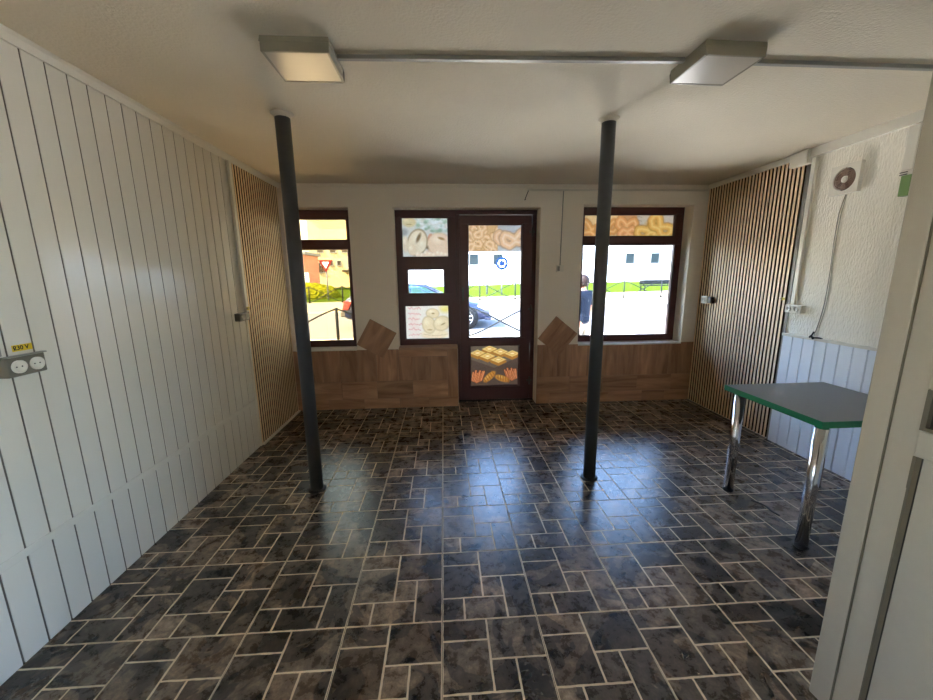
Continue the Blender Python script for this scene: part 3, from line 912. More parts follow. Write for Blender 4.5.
# ---- dark strip lying on the floor
st = smooth([(2.060, 2.205, 0.004), (2.085, 2.165, 0.006), (2.098, 2.12, 0.006), (2.090, 2.075, 0.007), (2.104, 2.03, 0.004)])
tag(MB().tube(st, 0.006, 8).build('cable_tie', M['black']), 'thin black plastic strip lying on the floor tiles under the table', 'strip')

# ---- wires and switch on the pier right of the door
t = thing('light_switch', 'small white wall switch on the pier between door and right window', 'switch', (1.322, YB, 1.60))
MB().box(-0.040, 0.040, -0.030, 0, -0.036, 0.036).build('switch_body', M['white_plastic'], t, bevel=0.004)
MB().box(-0.034, -0.006, -0.036, -0.030, -0.026, 0.026).build('rocker', M['grey_plastic'], t, bevel=0.003)
MB().tube([(0.002, -0.006, 0.036), (0.006, -0.005, 0.40), (0.012, -0.006, 0.832)], 0.005, 8).build('supply_cable', M['grey_plastic'], t)
tag(MB().box(0.935, 2.97, YB - 0.022, YB, 2.432, 2.448).build('wall_cable_cover', M['pvc_trim'], bevel=0.003), 'thin white cable cover under the ceiling above door and right window', 'cable cover')
tag(MB().tube(smooth([(0.945, YB - 0.008, 2.432), (0.93, YB - 0.012, 2.40), (0.912, YB - 0.01, 2.352), (0.905, YB - 0.014, 2.336), (0.916, YB - 0.012, 2.344)]), 0.004, 8).build('loose_wire', M['dark_plastic']),
    'short loose wire hanging from the cable cover above the door', 'wire')

# ------------------------------------------------------------------ printed bakery pictures on the glass
def lin(c):
    c = np.asarray(c, float) / 255.0
    return np.where(c <= 0.04045, c / 12.92, ((c + 0.055) / 1.055) ** 2.4)

class Paint:
    """A small raster in paper coordinates: u to the right 0..1, v down 0..1, aspect a = width / height."""
    def __init__(self, w, h, nx, base):
        self.nx, self.ny = nx, max(8, round(nx * h / w))
        self.a = w / h
        U, V = np.meshgrid(np.linspace(0, 1, self.nx + 1), np.linspace(0, 1, self.ny + 1))
        self.x, self.y = U * self.a, V
        self.im = np.ones(U.shape + (3,)) * np.array(base, float)
        self.r = np.random.RandomState(11)
    def mix(self, m, c):
        m = np.clip(m, 0, 1)[..., None]
        self.im = self.im * (1 - m) + np.asarray(c, float) * m
    def rot(self, cx, cy, a):
        dx, dy = self.x - cx * self.a, self.y - cy
        return dx * math.cos(a) + dy * math.sin(a), -dx * math.sin(a) + dy * math.cos(a)
    def blob(self, cx, cy, rx, ry, c, hi=None, a=0.0, soft=0.12, k=1.0):
        dx, dy = self.rot(cx, cy, a)
        q = np.sqrt((dx / rx) ** 2 + (dy / ry) ** 2)
        m = np.clip((1 - q) / soft, 0, 1) * k
        self.mix(m, c)
        if hi is not None:
            q2 = np.sqrt(((dx + rx * .25) / (rx * .6)) ** 2 + ((dy + ry * .35) / (ry * .5)) ** 2)
            self.mix(m * np.clip(1 - q2, 0, 1) * 0.85, hi)
    def ring(self, cx, cy, rx, ry, th, c, hi, lo, a=0.0):
        dx, dy = self.rot(cx, cy, a)
        q = np.sqrt((dx / rx) ** 2 + (dy / ry) ** 2)
        e = np.abs(q - 1) / th
        m = np.clip((1 - e) / 0.25, 0, 1)
        self.mix(np.clip((1.35 - e) / 0.4, 0, 1) * 0.6, lo)
        self.mix(m, c)
        ang = np.arctan2(dy, dx)
        self.mix(m * np.clip(1 - e * 1.6, 0, 1) * (0.5 - 0.5 * np.sin(ang)) * 0.9, hi)
    def stroke(self, pts, th, c, hi=None, lo=None):
        d = np.full(self.x.shape, 9.0)
        P = [(p[0] * self.a, p[1]) for p in pts]
        for (ax, ay), (bx, by) in zip(P[:-1], P[1:]):
            vx, vy = bx - ax, by - ay
            L2 = vx * vx + vy * vy + 1e-9
            tt = np.clip(((self.x - ax) * vx + (self.y - ay) * vy) / L2, 0, 1)
            d = np.minimum(d, np.hypot(self.x - ax - tt * vx, self.y - ay - tt * vy))
        e = d / th
        if lo is not None: self.mix(np.clip((1.4 - e) / 0.4, 0, 1) * 0.7, lo)
        self.mix(np.clip((1 - e) / 0.25, 0, 1), c)
        if hi is not None: self.mix(np.clip(1 - e * 1.8, 0, 1) * 0.8, hi)
    def poly(self, pts, c, soft=0.012):
        """Convex polygon, points clockwise on the page."""
        P = [(p[0] * self.a, p[1]) for p in pts]
        m = np.full(self.x.shape, 9.0)
        for (ax, ay), (bx, by) in zip(P, P[1:] + P[:1]):
            L = math.hypot(bx - ax, by - ay) + 1e-9
            m = np.minimum(m, ((bx - ax) * (self.y - ay) - (by - ay) * (self.x - ax)) / L)
        self.mix(np.clip(m / soft, 0, 1), c)
    def speck(self, amt):
        k = self.r.rand(*self.x.shape)
        k = (k + np.roll(k, 1, 0) + np.roll(k, 1, 1) + np.roll(np.roll(k, 1, 0), 1, 1)) / 4
        self.im *= (1 + amt * (k - 0.5))[..., None]
    def pretzel(self, cx, cy, s, c, hi, lo, a=0.0, tk=0.20):
        ca, sa = math.cos(a), math.sin(a)
        def T(x, y): return (cx + (x * ca - y * sa) * s / self.a, cy + (x * sa + y * ca) * s)
        loop = [(-.05, -.38), (.18, -.2), (.42, .02), (.72, .16), (.92, -.1), (.88, -.5), (.5, -.78), (0, -.55), (-.5, -.78), (-.88, -.5), (-.92, -.1), (-.72, .16), (-.42, .02), (-.18, -.2), (.05, -.38)]
        loop = [(x, -y * 0.95 - 0.25) for x, y in loop]
        self.stroke([T(x, y) for x, y in loop], tk * s, c, hi, lo)

def poster(name, rect, y, painter, nx, label, mat, frame=None):
    x0, x1, z0, z1 = rect
    w, h = x1 - x0, z1 - z0
    P = Paint(w, h, nx, (230, 220, 200))
    painter(P)
    im = lin(np.clip(P.im, 0, 255))
    ny = P.ny
    me = bpy.data.meshes.new(name)
    vs = [(w * (i / nx - 0.5), 0, h * (1 - j / ny)) for j in range(ny + 1) for i in range(nx + 1)]
    n1 = nx + 1
    fs = [(j * n1 + i, (j + 1) * n1 + i, (j + 1) * n1 + i + 1, j * n1 + i + 1) for j in range(ny) for i in range(nx)]
    me.from_pydata(vs, [], fs)
    ca = me.color_attributes.new('print', 'FLOAT_COLOR', 'POINT')
    ca.data.foreach_set('color', np.concatenate([im, np.ones(im.shape[:2] + (1,))], 2).ravel())
    me.materials.append(mat)
    o = bpy.data.objects.new(name, me); COL.objects.link(o)
    o.location = ((x0 + x1) / 2, y, z0)
    return tag(o, label, 'poster', 'printed bakery pictures on the shop front glass')

def paint_rings(p):
    p.im[:] = (214, 208, 192)
    for i in range(70):
        u, v = p.r.rand(), p.r.rand() * 0.36
        c = [(168, 188, 156), (218, 222, 214), (140, 166, 134), (232, 234, 230), (188, 204, 184)][i % 5]
        p.blob(0.32 + u * 0.68, v, 0.05 + 0.05 * p.r.rand(), 0.04 + 0.03 * p.r.rand(), c, soft=0.6, k=0.7)
    p.blob(0.17, 0.12, 0.21, 0.14, (218, 198, 148), (232, 216, 168), soft=0.3)
    p.blob(0.17, 0.17, 0.10, 0.02, (184, 158, 104), soft=0.6)
    p.blob(0.06, 0.36, 0.14, 0.12, (166, 160, 150), soft=0.6)
    c, hi = (232, 212, 176), (248, 236, 210)
    p.blob(0.80, 0.66, 0.34, 0.30, (234, 206, 172), (248, 228, 200), 0.2, 0.2)
    p.blob(0.84, 0.50, 0.12, 0.045, (196, 158, 106), soft=0.6, a=0.3)
    p.blob(0.60, 0.50, 0.07, 0.13, (214, 140, 110), (228, 168, 138), 0.35, 0.4)
    p.blob(0.58, 0.74, 0.12, 0.07, (116, 96, 74), soft=0.5)
    p.blob(0.66, 0.80, 0.22, 0.08, (220, 180, 148), soft=0.6, a=-0.2)
    p.blob(0.80, 0.66, 0.36, 0.32, (196, 156, 112), None, 0.2, 0.2, 0.5)
    p.blob(0.80, 0.66, 0.33, 0.29, (232, 202, 166), (248, 228, 200), 0.2, 0.15)
    p.blob(0.84, 0.52, 0.12, 0.045, (176, 134, 84), soft=0.6, a=0.3)
    p.blob(0.33, 0.62, 0.275, 0.37, (158, 128, 90), None, 0.30, 0.14)
    p.blob(0.33, 0.62, 0.25, 0.34, c, hi, 0.30, 0.14)
    p.blob(0.36, 0.50, 0.06, 0.17, (136, 108, 74), soft=0.6, a=0.45)
    p.blob(0.43, 0.70, 0.11, 0.16, (236, 218, 184), hi, 0.25, 0.3)
    p.blob(0.22, 0.80, 0.13, 0.17, (230, 206, 168), hi, -0.2, 0.3)
    for i in range(8):
        p.blob(0.34 + i * 0.085, 0.93 + 0.03 * math.sin(i * 2.1), 0.075, 0.10, (238, 212, 180), hi, soft=0.35)
    p.blob(0.08, 0.66, 0.09, 0.24, (228, 206, 170), hi, soft=0.4)
    p.speck(0.08)

def paint_cups(p):
    p.im[:] = (234, 224, 208)
    p.blob(0.20, 0.50, 0.20, 0.60, (236, 206, 190), soft=0.9, k=0.6)
    for k in range(6):
        yy = 0.10 + k * 0.15
        x = 0.08
        while x < 0.33:
            dx = 0.03 + 0.05 * p.r.rand()
            p.stroke([(x, yy + 0.05 * p.r.rand() - 0.02), (x + dx * .5, yy + 0.09 * p.r.rand() - 0.05), (x + dx, yy + 0.06 * p.r.rand() - 0.02)], 0.013, (224, 172, 156))
            x += dx + 0.01
    c, hi, lo = (228, 208, 164), (244, 232, 200), (188, 164, 120)
    p.blob(0.90, 0.12, 0.22, 0.16, (234, 216, 124), (244, 236, 170), soft=0.7)
    p.blob(0.66, 0.86, 0.46, 0.18, (234, 214, 176), hi, soft=0.3)
    for (u, v, rx, ry, a) in ((0.62, 0.25, 0.20, 0.15, 0.1), (0.53, 0.58, 0.20, 0.27, -0.2), (0.82, 0.54, 0.26, 0.22, -0.4)):
        p.blob(u, v, rx * 1.06, ry * 1.06, lo, None, a, 0.2)
        p.blob(u, v, rx, ry, c, hi, a, 0.22)
    p.blob(0.63, 0.25, 0.06, 0.03, (170, 142, 96), soft=0.6)
    p.blob(0.85, 0.56, 0.10, 0.026, (164, 140, 96), soft=0.6, a=-0.45)
    p.blob(0.55, 0.72, 0.10, 0.03, (190, 160, 112), soft=0.6)
    p.stroke([(0.40 + 0.06 * i, 0.84 + 0.02 * i - 0.002 * i * i) for i in range(10)], 0.010, (204, 180, 136))
    p.speck(0.07)

def paint_pretzel_pile(p):
    p.im[:] = (222, 176, 122)
    c, hi, lo = (232, 186, 134), (248, 218, 176), (204, 152, 100)
    for i in range(24):
        p.pretzel(0.02 + 0.56 * p.r.rand(), 0.05 + 0.95 * p.r.rand(), 0.26 + 0.06 * p.r.rand(), c, hi, lo, p.r.rand() * 6.2, 0.26)
    for i in range(10):
        p.blob(0.55 * p.r.rand(), p.r.rand(), 0.03, 0.03, (164, 122, 74), soft=0.7, k=0.8)
    m = np.clip((p.x / p.a - 0.545) / 0.02, 0, 1)
    p.mix(m, (198, 194, 188))
    for k in range(5):
        p.stroke([(0.56, 0.1 + k * 0.2), (1.0, 0.02 + k * 0.2)], 0.02, (180, 178, 174))
    p.blob(0.68, 0.80, 0.26, 0.10, (160, 150, 144), soft=0.8)
    p.pretzel(0.70, 0.52, 0.40, (230, 182, 136), (246, 214, 176), (190, 144, 108), 0.25, 0.28)
    p.pretzel(0.87, 0.50, 0.50, (234, 188, 142), (248, 220, 184), (190, 142, 104), -0.2, 0.28)
    p.speck(0.08)

def paint_pastries(p):
    p.im[:] = (92, 74, 62)
    p.poly([(0, 0), (1, 0), (1, 0.30), (0.5, 0.56), (0, 0.34)], (110, 94, 78))
    sq_ = [(0.40, 0.10), (0.62, 0.17), (0.16, 0.19), (0.36, 0.27), (0.86, 0.22), (0.58, 0.36)]
    for (u, v) in sq_:
        a, b = 0.17, 0.085
        p.poly([(u - a, v + 0.03), (u, v - b + 0.03), (u + a, v + 0.03), (u + a, v + 0.07), (u, v + b + 0.075), (u - a, v + 0.07)], (178, 120, 52))
        p.poly([(u - a, v), (u, v - b), (u + a, v), (u, v + b)], (236, 200, 120))
        p.poly([(u - a * .62, v), (u, v - b * .62), (u + a * .62, v), (u, v + b * .62)], (216, 168, 88))
        p.blob(u, v, 0.075, 0.028, (250, 232, 176), soft=0.6)
    for (u, v, r) in ((0.14, 0.78, -0.5), (0.86, 0.74, 0.5)):
        for k in range(9):
            q = k / 8 - 0.5
            p.stroke([(u + q * 0.18, v + 0.12 - abs(q) * 0.1), (u + q * 0.22 + r * -0.08, v - 0.12 + 0.04 * math.sin(k * 2.3))], 0.022, (206, 116, 66), (240, 172, 124), (96, 48, 28))
    for (u, v, a) in ((0.66, 0.82, 0.35), (0.40, 0.77, -0.75)):
        p.blob(u, v, 0.21, 0.085, (196, 132, 54), (238, 192, 104), a, 0.25)
        for k in range(5):
            q = (k - 2) * 0.065
            x = u + q * math.cos(a) / p.a; y_ = v + q * math.sin(a)
            p.stroke([(x - 0.05 * math.sin(a) * -1, y_ - 0.055), (x + 0.02, y_ + 0.055)], 0.010, (160, 98, 36))
    p.speck(0.14)

def paint_triptych(p):
    p.im[:] = (230, 190, 132)
    c, hi, lo = (222, 150, 80), (246, 196, 130), (198, 128, 68)
    p.mix(np.clip((p.x / p.a - 0.37) / 0.01, 0, 1), (210, 152, 100))
    p.mix(np.clip((p.x / p.a - 0.58) / 0.01, 0, 1), (206, 186, 160))
    for k in range(6):
        p.stroke([(0.59, 0.1 + k * 0.17), (0.64, 0.12 + k * 0.17)], 0.03, (176, 156, 134))
    p.pretzel(0.10, 0.62, 0.52, c, hi, lo, 0.3, 0.27)
    p.pretzel(0.27, 0.60, 0.50, (216, 144, 76), hi, lo, -0.3, 0.27)
    p.pretzel(0.48, 0.42, 0.46, (226, 152, 88), (246, 196, 132), lo, 0.1, 0.32)
    p.pretzel(0.50, 0.86, 0.42, (230, 156, 94), (248, 196, 136), lo, 3.0, 0.32)
    p.blob(0.78, 0.60, 0.55, 0.50, (214, 152, 70), soft=0.5)
    p.pretzel(0.72, 0.66, 0.58, (230, 172, 84), (248, 208, 126), (186, 122, 50), -0.5, 0.27)
    p.pretzel(0.86, 0.50, 0.60, (230, 168, 80), (246, 206, 124), (186, 122, 50), 0.7, 0.27)
    p.blob(0.80, 0.92, 0.20, 0.12, (234, 180, 92), (248, 212, 130), soft=0.5)
    p.speck(0.08)

YP = YF + 0.037
poster('window_poster', P1, YP, paint_rings, 90, 'pale bread ring picture with green herbs on the top sidelight pane', M['print'])
poster('window_poster', P3, YP, paint_cups, 84, 'pale bun picture with pinkish scribbled writing on the bottom sidelight pane', M['print'])
poster('window_poster', (DG[0], DG[1], 1.803, 2.110), YP, paint_pretzel_pile, 110, 'pretzel picture across the top of the door glass', M['print'])
poster('window_poster', DP, YF + 0.027, paint_pastries, 100, 'dark picture of square pastries and filled rolls on the lower door panel', M['print_dark'])
poster('window_poster', PR_U, YP, paint_triptych, 150, 'orange three part pretzel picture in the top pane of the right window', M['print'])

# ================================================================== OUTDOORS
def ground(x, y):
    z = float(np.interp(y, [10, 12.5, 19.5, 38, 80], [-0.10, -0.02, 0.40, 0.62, 0.9]))
    return z + 0.020 * max(-8, min(12, x)) * max(0.0, min(1.0, (y - 10) / 9.5))
def strip(name, y0, y1, mat, dz=0.0, x0=-45, x1=55, n=30):
    mb = MB(); ny = max(1, round((y1 - y0) / 1.2))
    v = []
    for j in range(ny + 1):
        for i in range(n + 1):
            x, y = x0 + (x1 - x0) * i / n, y0 + (y1 - y0) * j / ny
            v.append((x, y, ground(x, y) + dz))
    f = [(j * (n + 1) + i, j * (n + 1) + i + 1, (j + 1) * (n + 1) + i + 1, (j + 1) * (n + 1) + i) for j in range(ny) for i in range(n)]
    o = mb.add(v, f).build(name, mat)
    return structure(o)
strip('sidewalk_near', YO + 0.0, 10.25, M['pavement'])
strip('kerb_near', 10.25, 10.5, M['kerb'], 0.0)
strip('road', 10.5, 16.0, M['asphalt'], -0.03)
strip('kerb_far', 16.0, 16.3, M['kerb'], 0.06)
strip('sidewalk_far', 16.3, 19.9, M['pavement_far'], 0.03)
strip('lawn', 19.9, 60, M['lawn'], 0.04)
structure(MB().box(-45, 55, -40, YN - 0.2, -0.2, -0.1).box(-45, XL - 0.2, YN - 0.2, YO, -0.2, -0.1).box(XR + 0.2, 55, YN - 0.2, YO, -0.2, -0.1).build('ground_around', M['pavement']))

# ---- railings with crossing bowed bars
def railing(label, x0, y0, x1, y1, bay, h, name='street_railing', hoop=None, r=0.022):
    L = math.hypot(x1 - x0, y1 - y0); n = int(L / bay)
    ang = math.atan2(y1 - y0, x1 - x0)
    t = thing(name, label, 'railing', (x0, y0, ground(x0, y0)), 0.0)
    ux, uy = math.cos(ang), math.sin(ang)
    def W(s, z):
        x, y = x0 + ux * s, y0 + uy * s
        return (x - x0, y - y0, ground(x, y) - ground(x0, y0) + z)
    for i in range(n + 1):
        p = MB().cyl(W(i * bay, -0.02), W(i * bay, h + 0.01), r * 1.25, 12)
        p.build('railing_post', M['rail'], t)
        if i < n:
            for up in (True, False):
                if hoop is not None and ((i == hoop and not up) or (i == hoop - 1 and up)):
                    continue          # bays beside the hooped post carry only the bowed upper bar
                pts = []
                for k in range(13):
                    q = k / 12
                    e = 0.5 - 0.5 * math.cos(PI * q)
                    e = 0.35 * e + 0.65 * q
                    zz = (h - 0.02) * (1 - e) + 0.06 * e if up else (h - 0.02) * e + 0.06 * (1 - e)
                    pts.append(W(i * bay + bay * q, zz))
                MB().tube(pts, r * 0.72, 8).build('cross_bar', M['rail'], t)
    return t
railing('grey near street railing with crossed bars on the sidewalk in front of the shop', -2.80 - 1.72 * 4, 10.0, -2.80 + 1.72 * 3 + 0.01, 10.0, 1.72, 0.86, hoop=4, r=0.030)
railing('grey far railing with crossed bars at the lawn edge across the road', -6.69 - 1.72 * 6, 20.9, 14.0, 17.0, 1.72, 0.85, r=0.026)

# ---- car
def car():
    t = thing('car', 'dark blue car on the road beyond the sidelight and door', 'car', (-0.83, 12.5, ground(-0.83, 12.5) - 0.03), 0.0)
    W = 0.87
    # lower body: stations along the length (x, z_low, z_high, half width)
    S_ = [(-2.30, 0.48, 0.74, 0.60), (-2.26, 0.36, 0.86, 0.70), (-2.15, 0.30, 0.98, 0.78), (-1.8, 0.24, 1.02, 0.84), (-1.3, 0.22, 1.01, 0.87), (-0.6, 0.20, 0.99, 0.87),
          (0.3, 0.20, 0.98, 0.87), (0.80, 0.21, 0.97, 0.87), (1.2, 0.22, 0.92, 0.86), (1.6, 0.22, 0.86, 0.84), (1.95, 0.22, 0.78, 0.79), (2.18, 0.24, 0.68, 0.70), (2.28, 0.32, 0.58, 0.58)]
    n = 20
    v = []
    for (x, z0, z1, w) in S_:
        c, hh = (z0 + z1) / 2, (z1 - z0) / 2
        for i in range(n):
            a = 2 * PI * i / n
            ca, sa = math.cos(a), math.sin(a)
            k = 0.42
            v.append((x, w * math.copysign(abs(ca) ** k, ca), c + hh * math.copysign(abs(sa) ** k, sa)))
    f = [(j * n + i, j * n + (i + 1) % n, (j + 1) * n + (i + 1) % n, (j + 1) * n + i) for j in range(len(S_) - 1) for i in range(n)]
    b = MB().add(v, f, 0, True)
    b.add(v[:n], [tuple(range(n))[::-1]]); b.add(v[-n:], [tuple(range(n))])
    b.build('body', M['car'], t)
    # roof and pillars
    top = [(-2.02, 1.02, 0.70), (-1.35, 1.33, 0.60), (-0.75, 1.40, 0.60), (-0.25, 1.39, 0.60), (0.20, 1.32, 0.60), (0.92, 0.98, 0.74)]
    rf = MB()
    vv = []
    for (x, z, w) in top[1:5]:
        for q in (-1, -0.9, -0.5, 0, 0.5, 0.9, 1):
            vv.append((x, q * w, z + 0.03 * (1 - q * q)))
    m7 = 7
    rf.add(vv + [(p[0], p[1], p[2] - 0.04) for p in vv],
           [(j * m7 + i, j * m7 + i + 1, (j + 1) * m7 + i + 1, (j + 1) * m7 + i) for j in range(3) for i in range(6)]
           + [(28 + (j + 1) * m7 + i, 28 + (j + 1) * m7 + i + 1, 28 + j * m7 + i + 1, 28 + j * m7 + i) for j in range(3) for i in range(6)], 0, True)
    rf.build('roof', M['car'], t)
    for sy in (-1, 1):
        pp = MB()
        pp.tube([(0.92, sy * 0.76, 0.97), (0.20, sy * 0.60, 1.33), (-0.75, sy * 0.61, 1.40), (-1.35, sy * 0.60, 1.33), (-2.02, sy * 0.72, 1.0)], 0.028, 8)
        pp.tube([(-0.42, sy * 0.82, 0.97), (-0.52, sy * 0.60, 1.39)], 0.035, 8)
        pp.build('pillar', M['car'], t)
        for q in ([(0.86, 0.98), (0.18, 1.31), (-0.48, 1.37), (-0.40, 0.98)], [(-0.46, 0.98), (-0.56, 1.37), (-1.33, 1.31), (-1.85, 1.0)]):
            zz = lambda z: 0.80 - (z - 0.98) / 0.4 * 0.20
            MB().add([(x, sy * zz(z), z) for x, z in q] + [(x, sy * (zz(z) - 0.008), z) for x, z in q],
                     [(0, 1, 2, 3), (7, 6, 5, 4), (0, 4, 5, 1), (1, 5, 6, 2), (2, 6, 7, 3), (3, 7, 4, 0)]).build('side_window', M['car_glass'], t)
    for nm, q in (('windscreen', (top[4], top[5])), ('rear_window', (top[1], top[0]))):
        (xa, za, wa), (xb, zb, wb_) = q
        MB().add([(xa, -wa, za), (xa, wa, za), (xb, wb_, zb), (xb, -wb_, zb), (xa, -wa, za - .01), (xa, wa, za - .01), (xb, wb_, zb - .01), (xb, -wb_, zb - .01)],
                 [(0, 1, 2, 3), (7, 6, 5, 4), (0, 4, 5, 1), (1, 5, 6, 2), (2, 6, 7, 3), (3, 7, 4, 0)]).build(nm, M['car_glass'], t)
    for x in (1.52, -1.20):
        for sy in (-1, 1):
            y1 = sy * 0.90
            MB().lathe([(0.0, 0), (0.37, 0), (0.37, -sy * 0.02), (0.0, -sy * 0.02)], (x, sy * 0.875, 0.33), 'y', 32).build('wheel_arch', M['tyre'], t)
            wh = MB().lathe([(0.20, 0.0), (0.30, 0.0), (0.325, -0.03), (0.325, -0.17), (0.30, -0.20), (0.20, -0.20)], (0, 0, 0), 'y', 36)
            wo_ = wh.build('wheel', M['tyre'], t)
            wo_.location = (x, y1, 0.325)
            wo_.rotation_euler = (0, 0, 0 if sy > 0 else PI)
            rm = MB().lathe([(0.0, -0.035), (0.06, -0.02), (0.07, -0.035), (0.185, -0.035), (0.205, -0.003), (0.21, -0.02), (0.21, -0.06)], (0, 0, 0), 'y', 36)
            for k in range(7):
                a = 2 * PI * k / 7
                rm.cyl((0.05 * math.cos(a), -0.02, 0.05 * math.sin(a)), (0.19 * math.cos(a), -0.014, 0.19 * math.sin(a)), 0.020, 8)
            rm.build('rim', M['rim'], wo_)
    for sy in (-1, 1):
        hl = MB()
        prof = [(1.86, 0.68), (2.10, 0.56), (2.20, 0.56), (2.16, 0.66), (1.95, 0.76)]
        hl.prism(prof, sy * 0.52, sy * 0.80, 1)
        hl.build('headlamp', M['lamp_clear'], t, bevel=0.02)
        tl = MB(); tl.prism([(-2.27, 0.62), (-2.08, 0.62), (-1.95, 0.88), (-2.20, 0.90)], sy * 0.48, sy * 0.835, 1)
        tl.build('tail_lamp', M['lamp_red'], t, bevel=0.02)
        mi = MB(); mi.box(0.62, 0.74, sy * 0.95 - 0.09, sy * 0.95 + 0.09, 0.95, 1.07)
        mi.build('wing_mirror', M['car'], t, bevel=0.03)
        for x in (-0.62, 0.34):
            pass
    MB().box(2.20, 2.29, -0.55, 0.55, 0.34, 0.44).build('grille', M['black'], t, bevel=0.02)
    MB().box(2.10, 2.32, -0.70, 0.70, 0.24, 0.34).build('front_bumper', M['car'], t, bevel=0.03)
    MB().box(-2.36, -2.16, -0.72, 0.72, 0.40, 0.58).build('rear_bumper', M['dark_plastic'], t, bevel=0.04)
    return t
car()

# ---- pedestrian seen from behind
def skinned(name, joints, edges, mat, parent, root=0, sub=2, mats=None):
    me = bpy.data.meshes.new(name)
    me.from_pydata([j[0] for j in joints], edges, [])
    o = bpy.data.objects.new(name, me); COL.objects.link(o)
    if parent is not None: o.parent = parent
    md = o.modifiers.new('skin', 'SKIN')
    md.use_smooth_shade = True
    if not me.skin_vertices: 
        bm = bmesh.new(); bm.from_mesh(me); bm.verts.layers.skin.verify(); bm.to_mesh(me); bm.free()
    for i, j in enumerate(joints):
        sv = me.skin_vertices[0].data[i]
        r = j[1]
        sv.radius = r if isinstance(r, tuple) else (r, r)
        sv.use_root = (i == root)
    s = o.modifiers.new('smooth', 'SUBSURF'); s.levels = sub; s.render_levels = sub
    me.materials.append(mat)
    return o

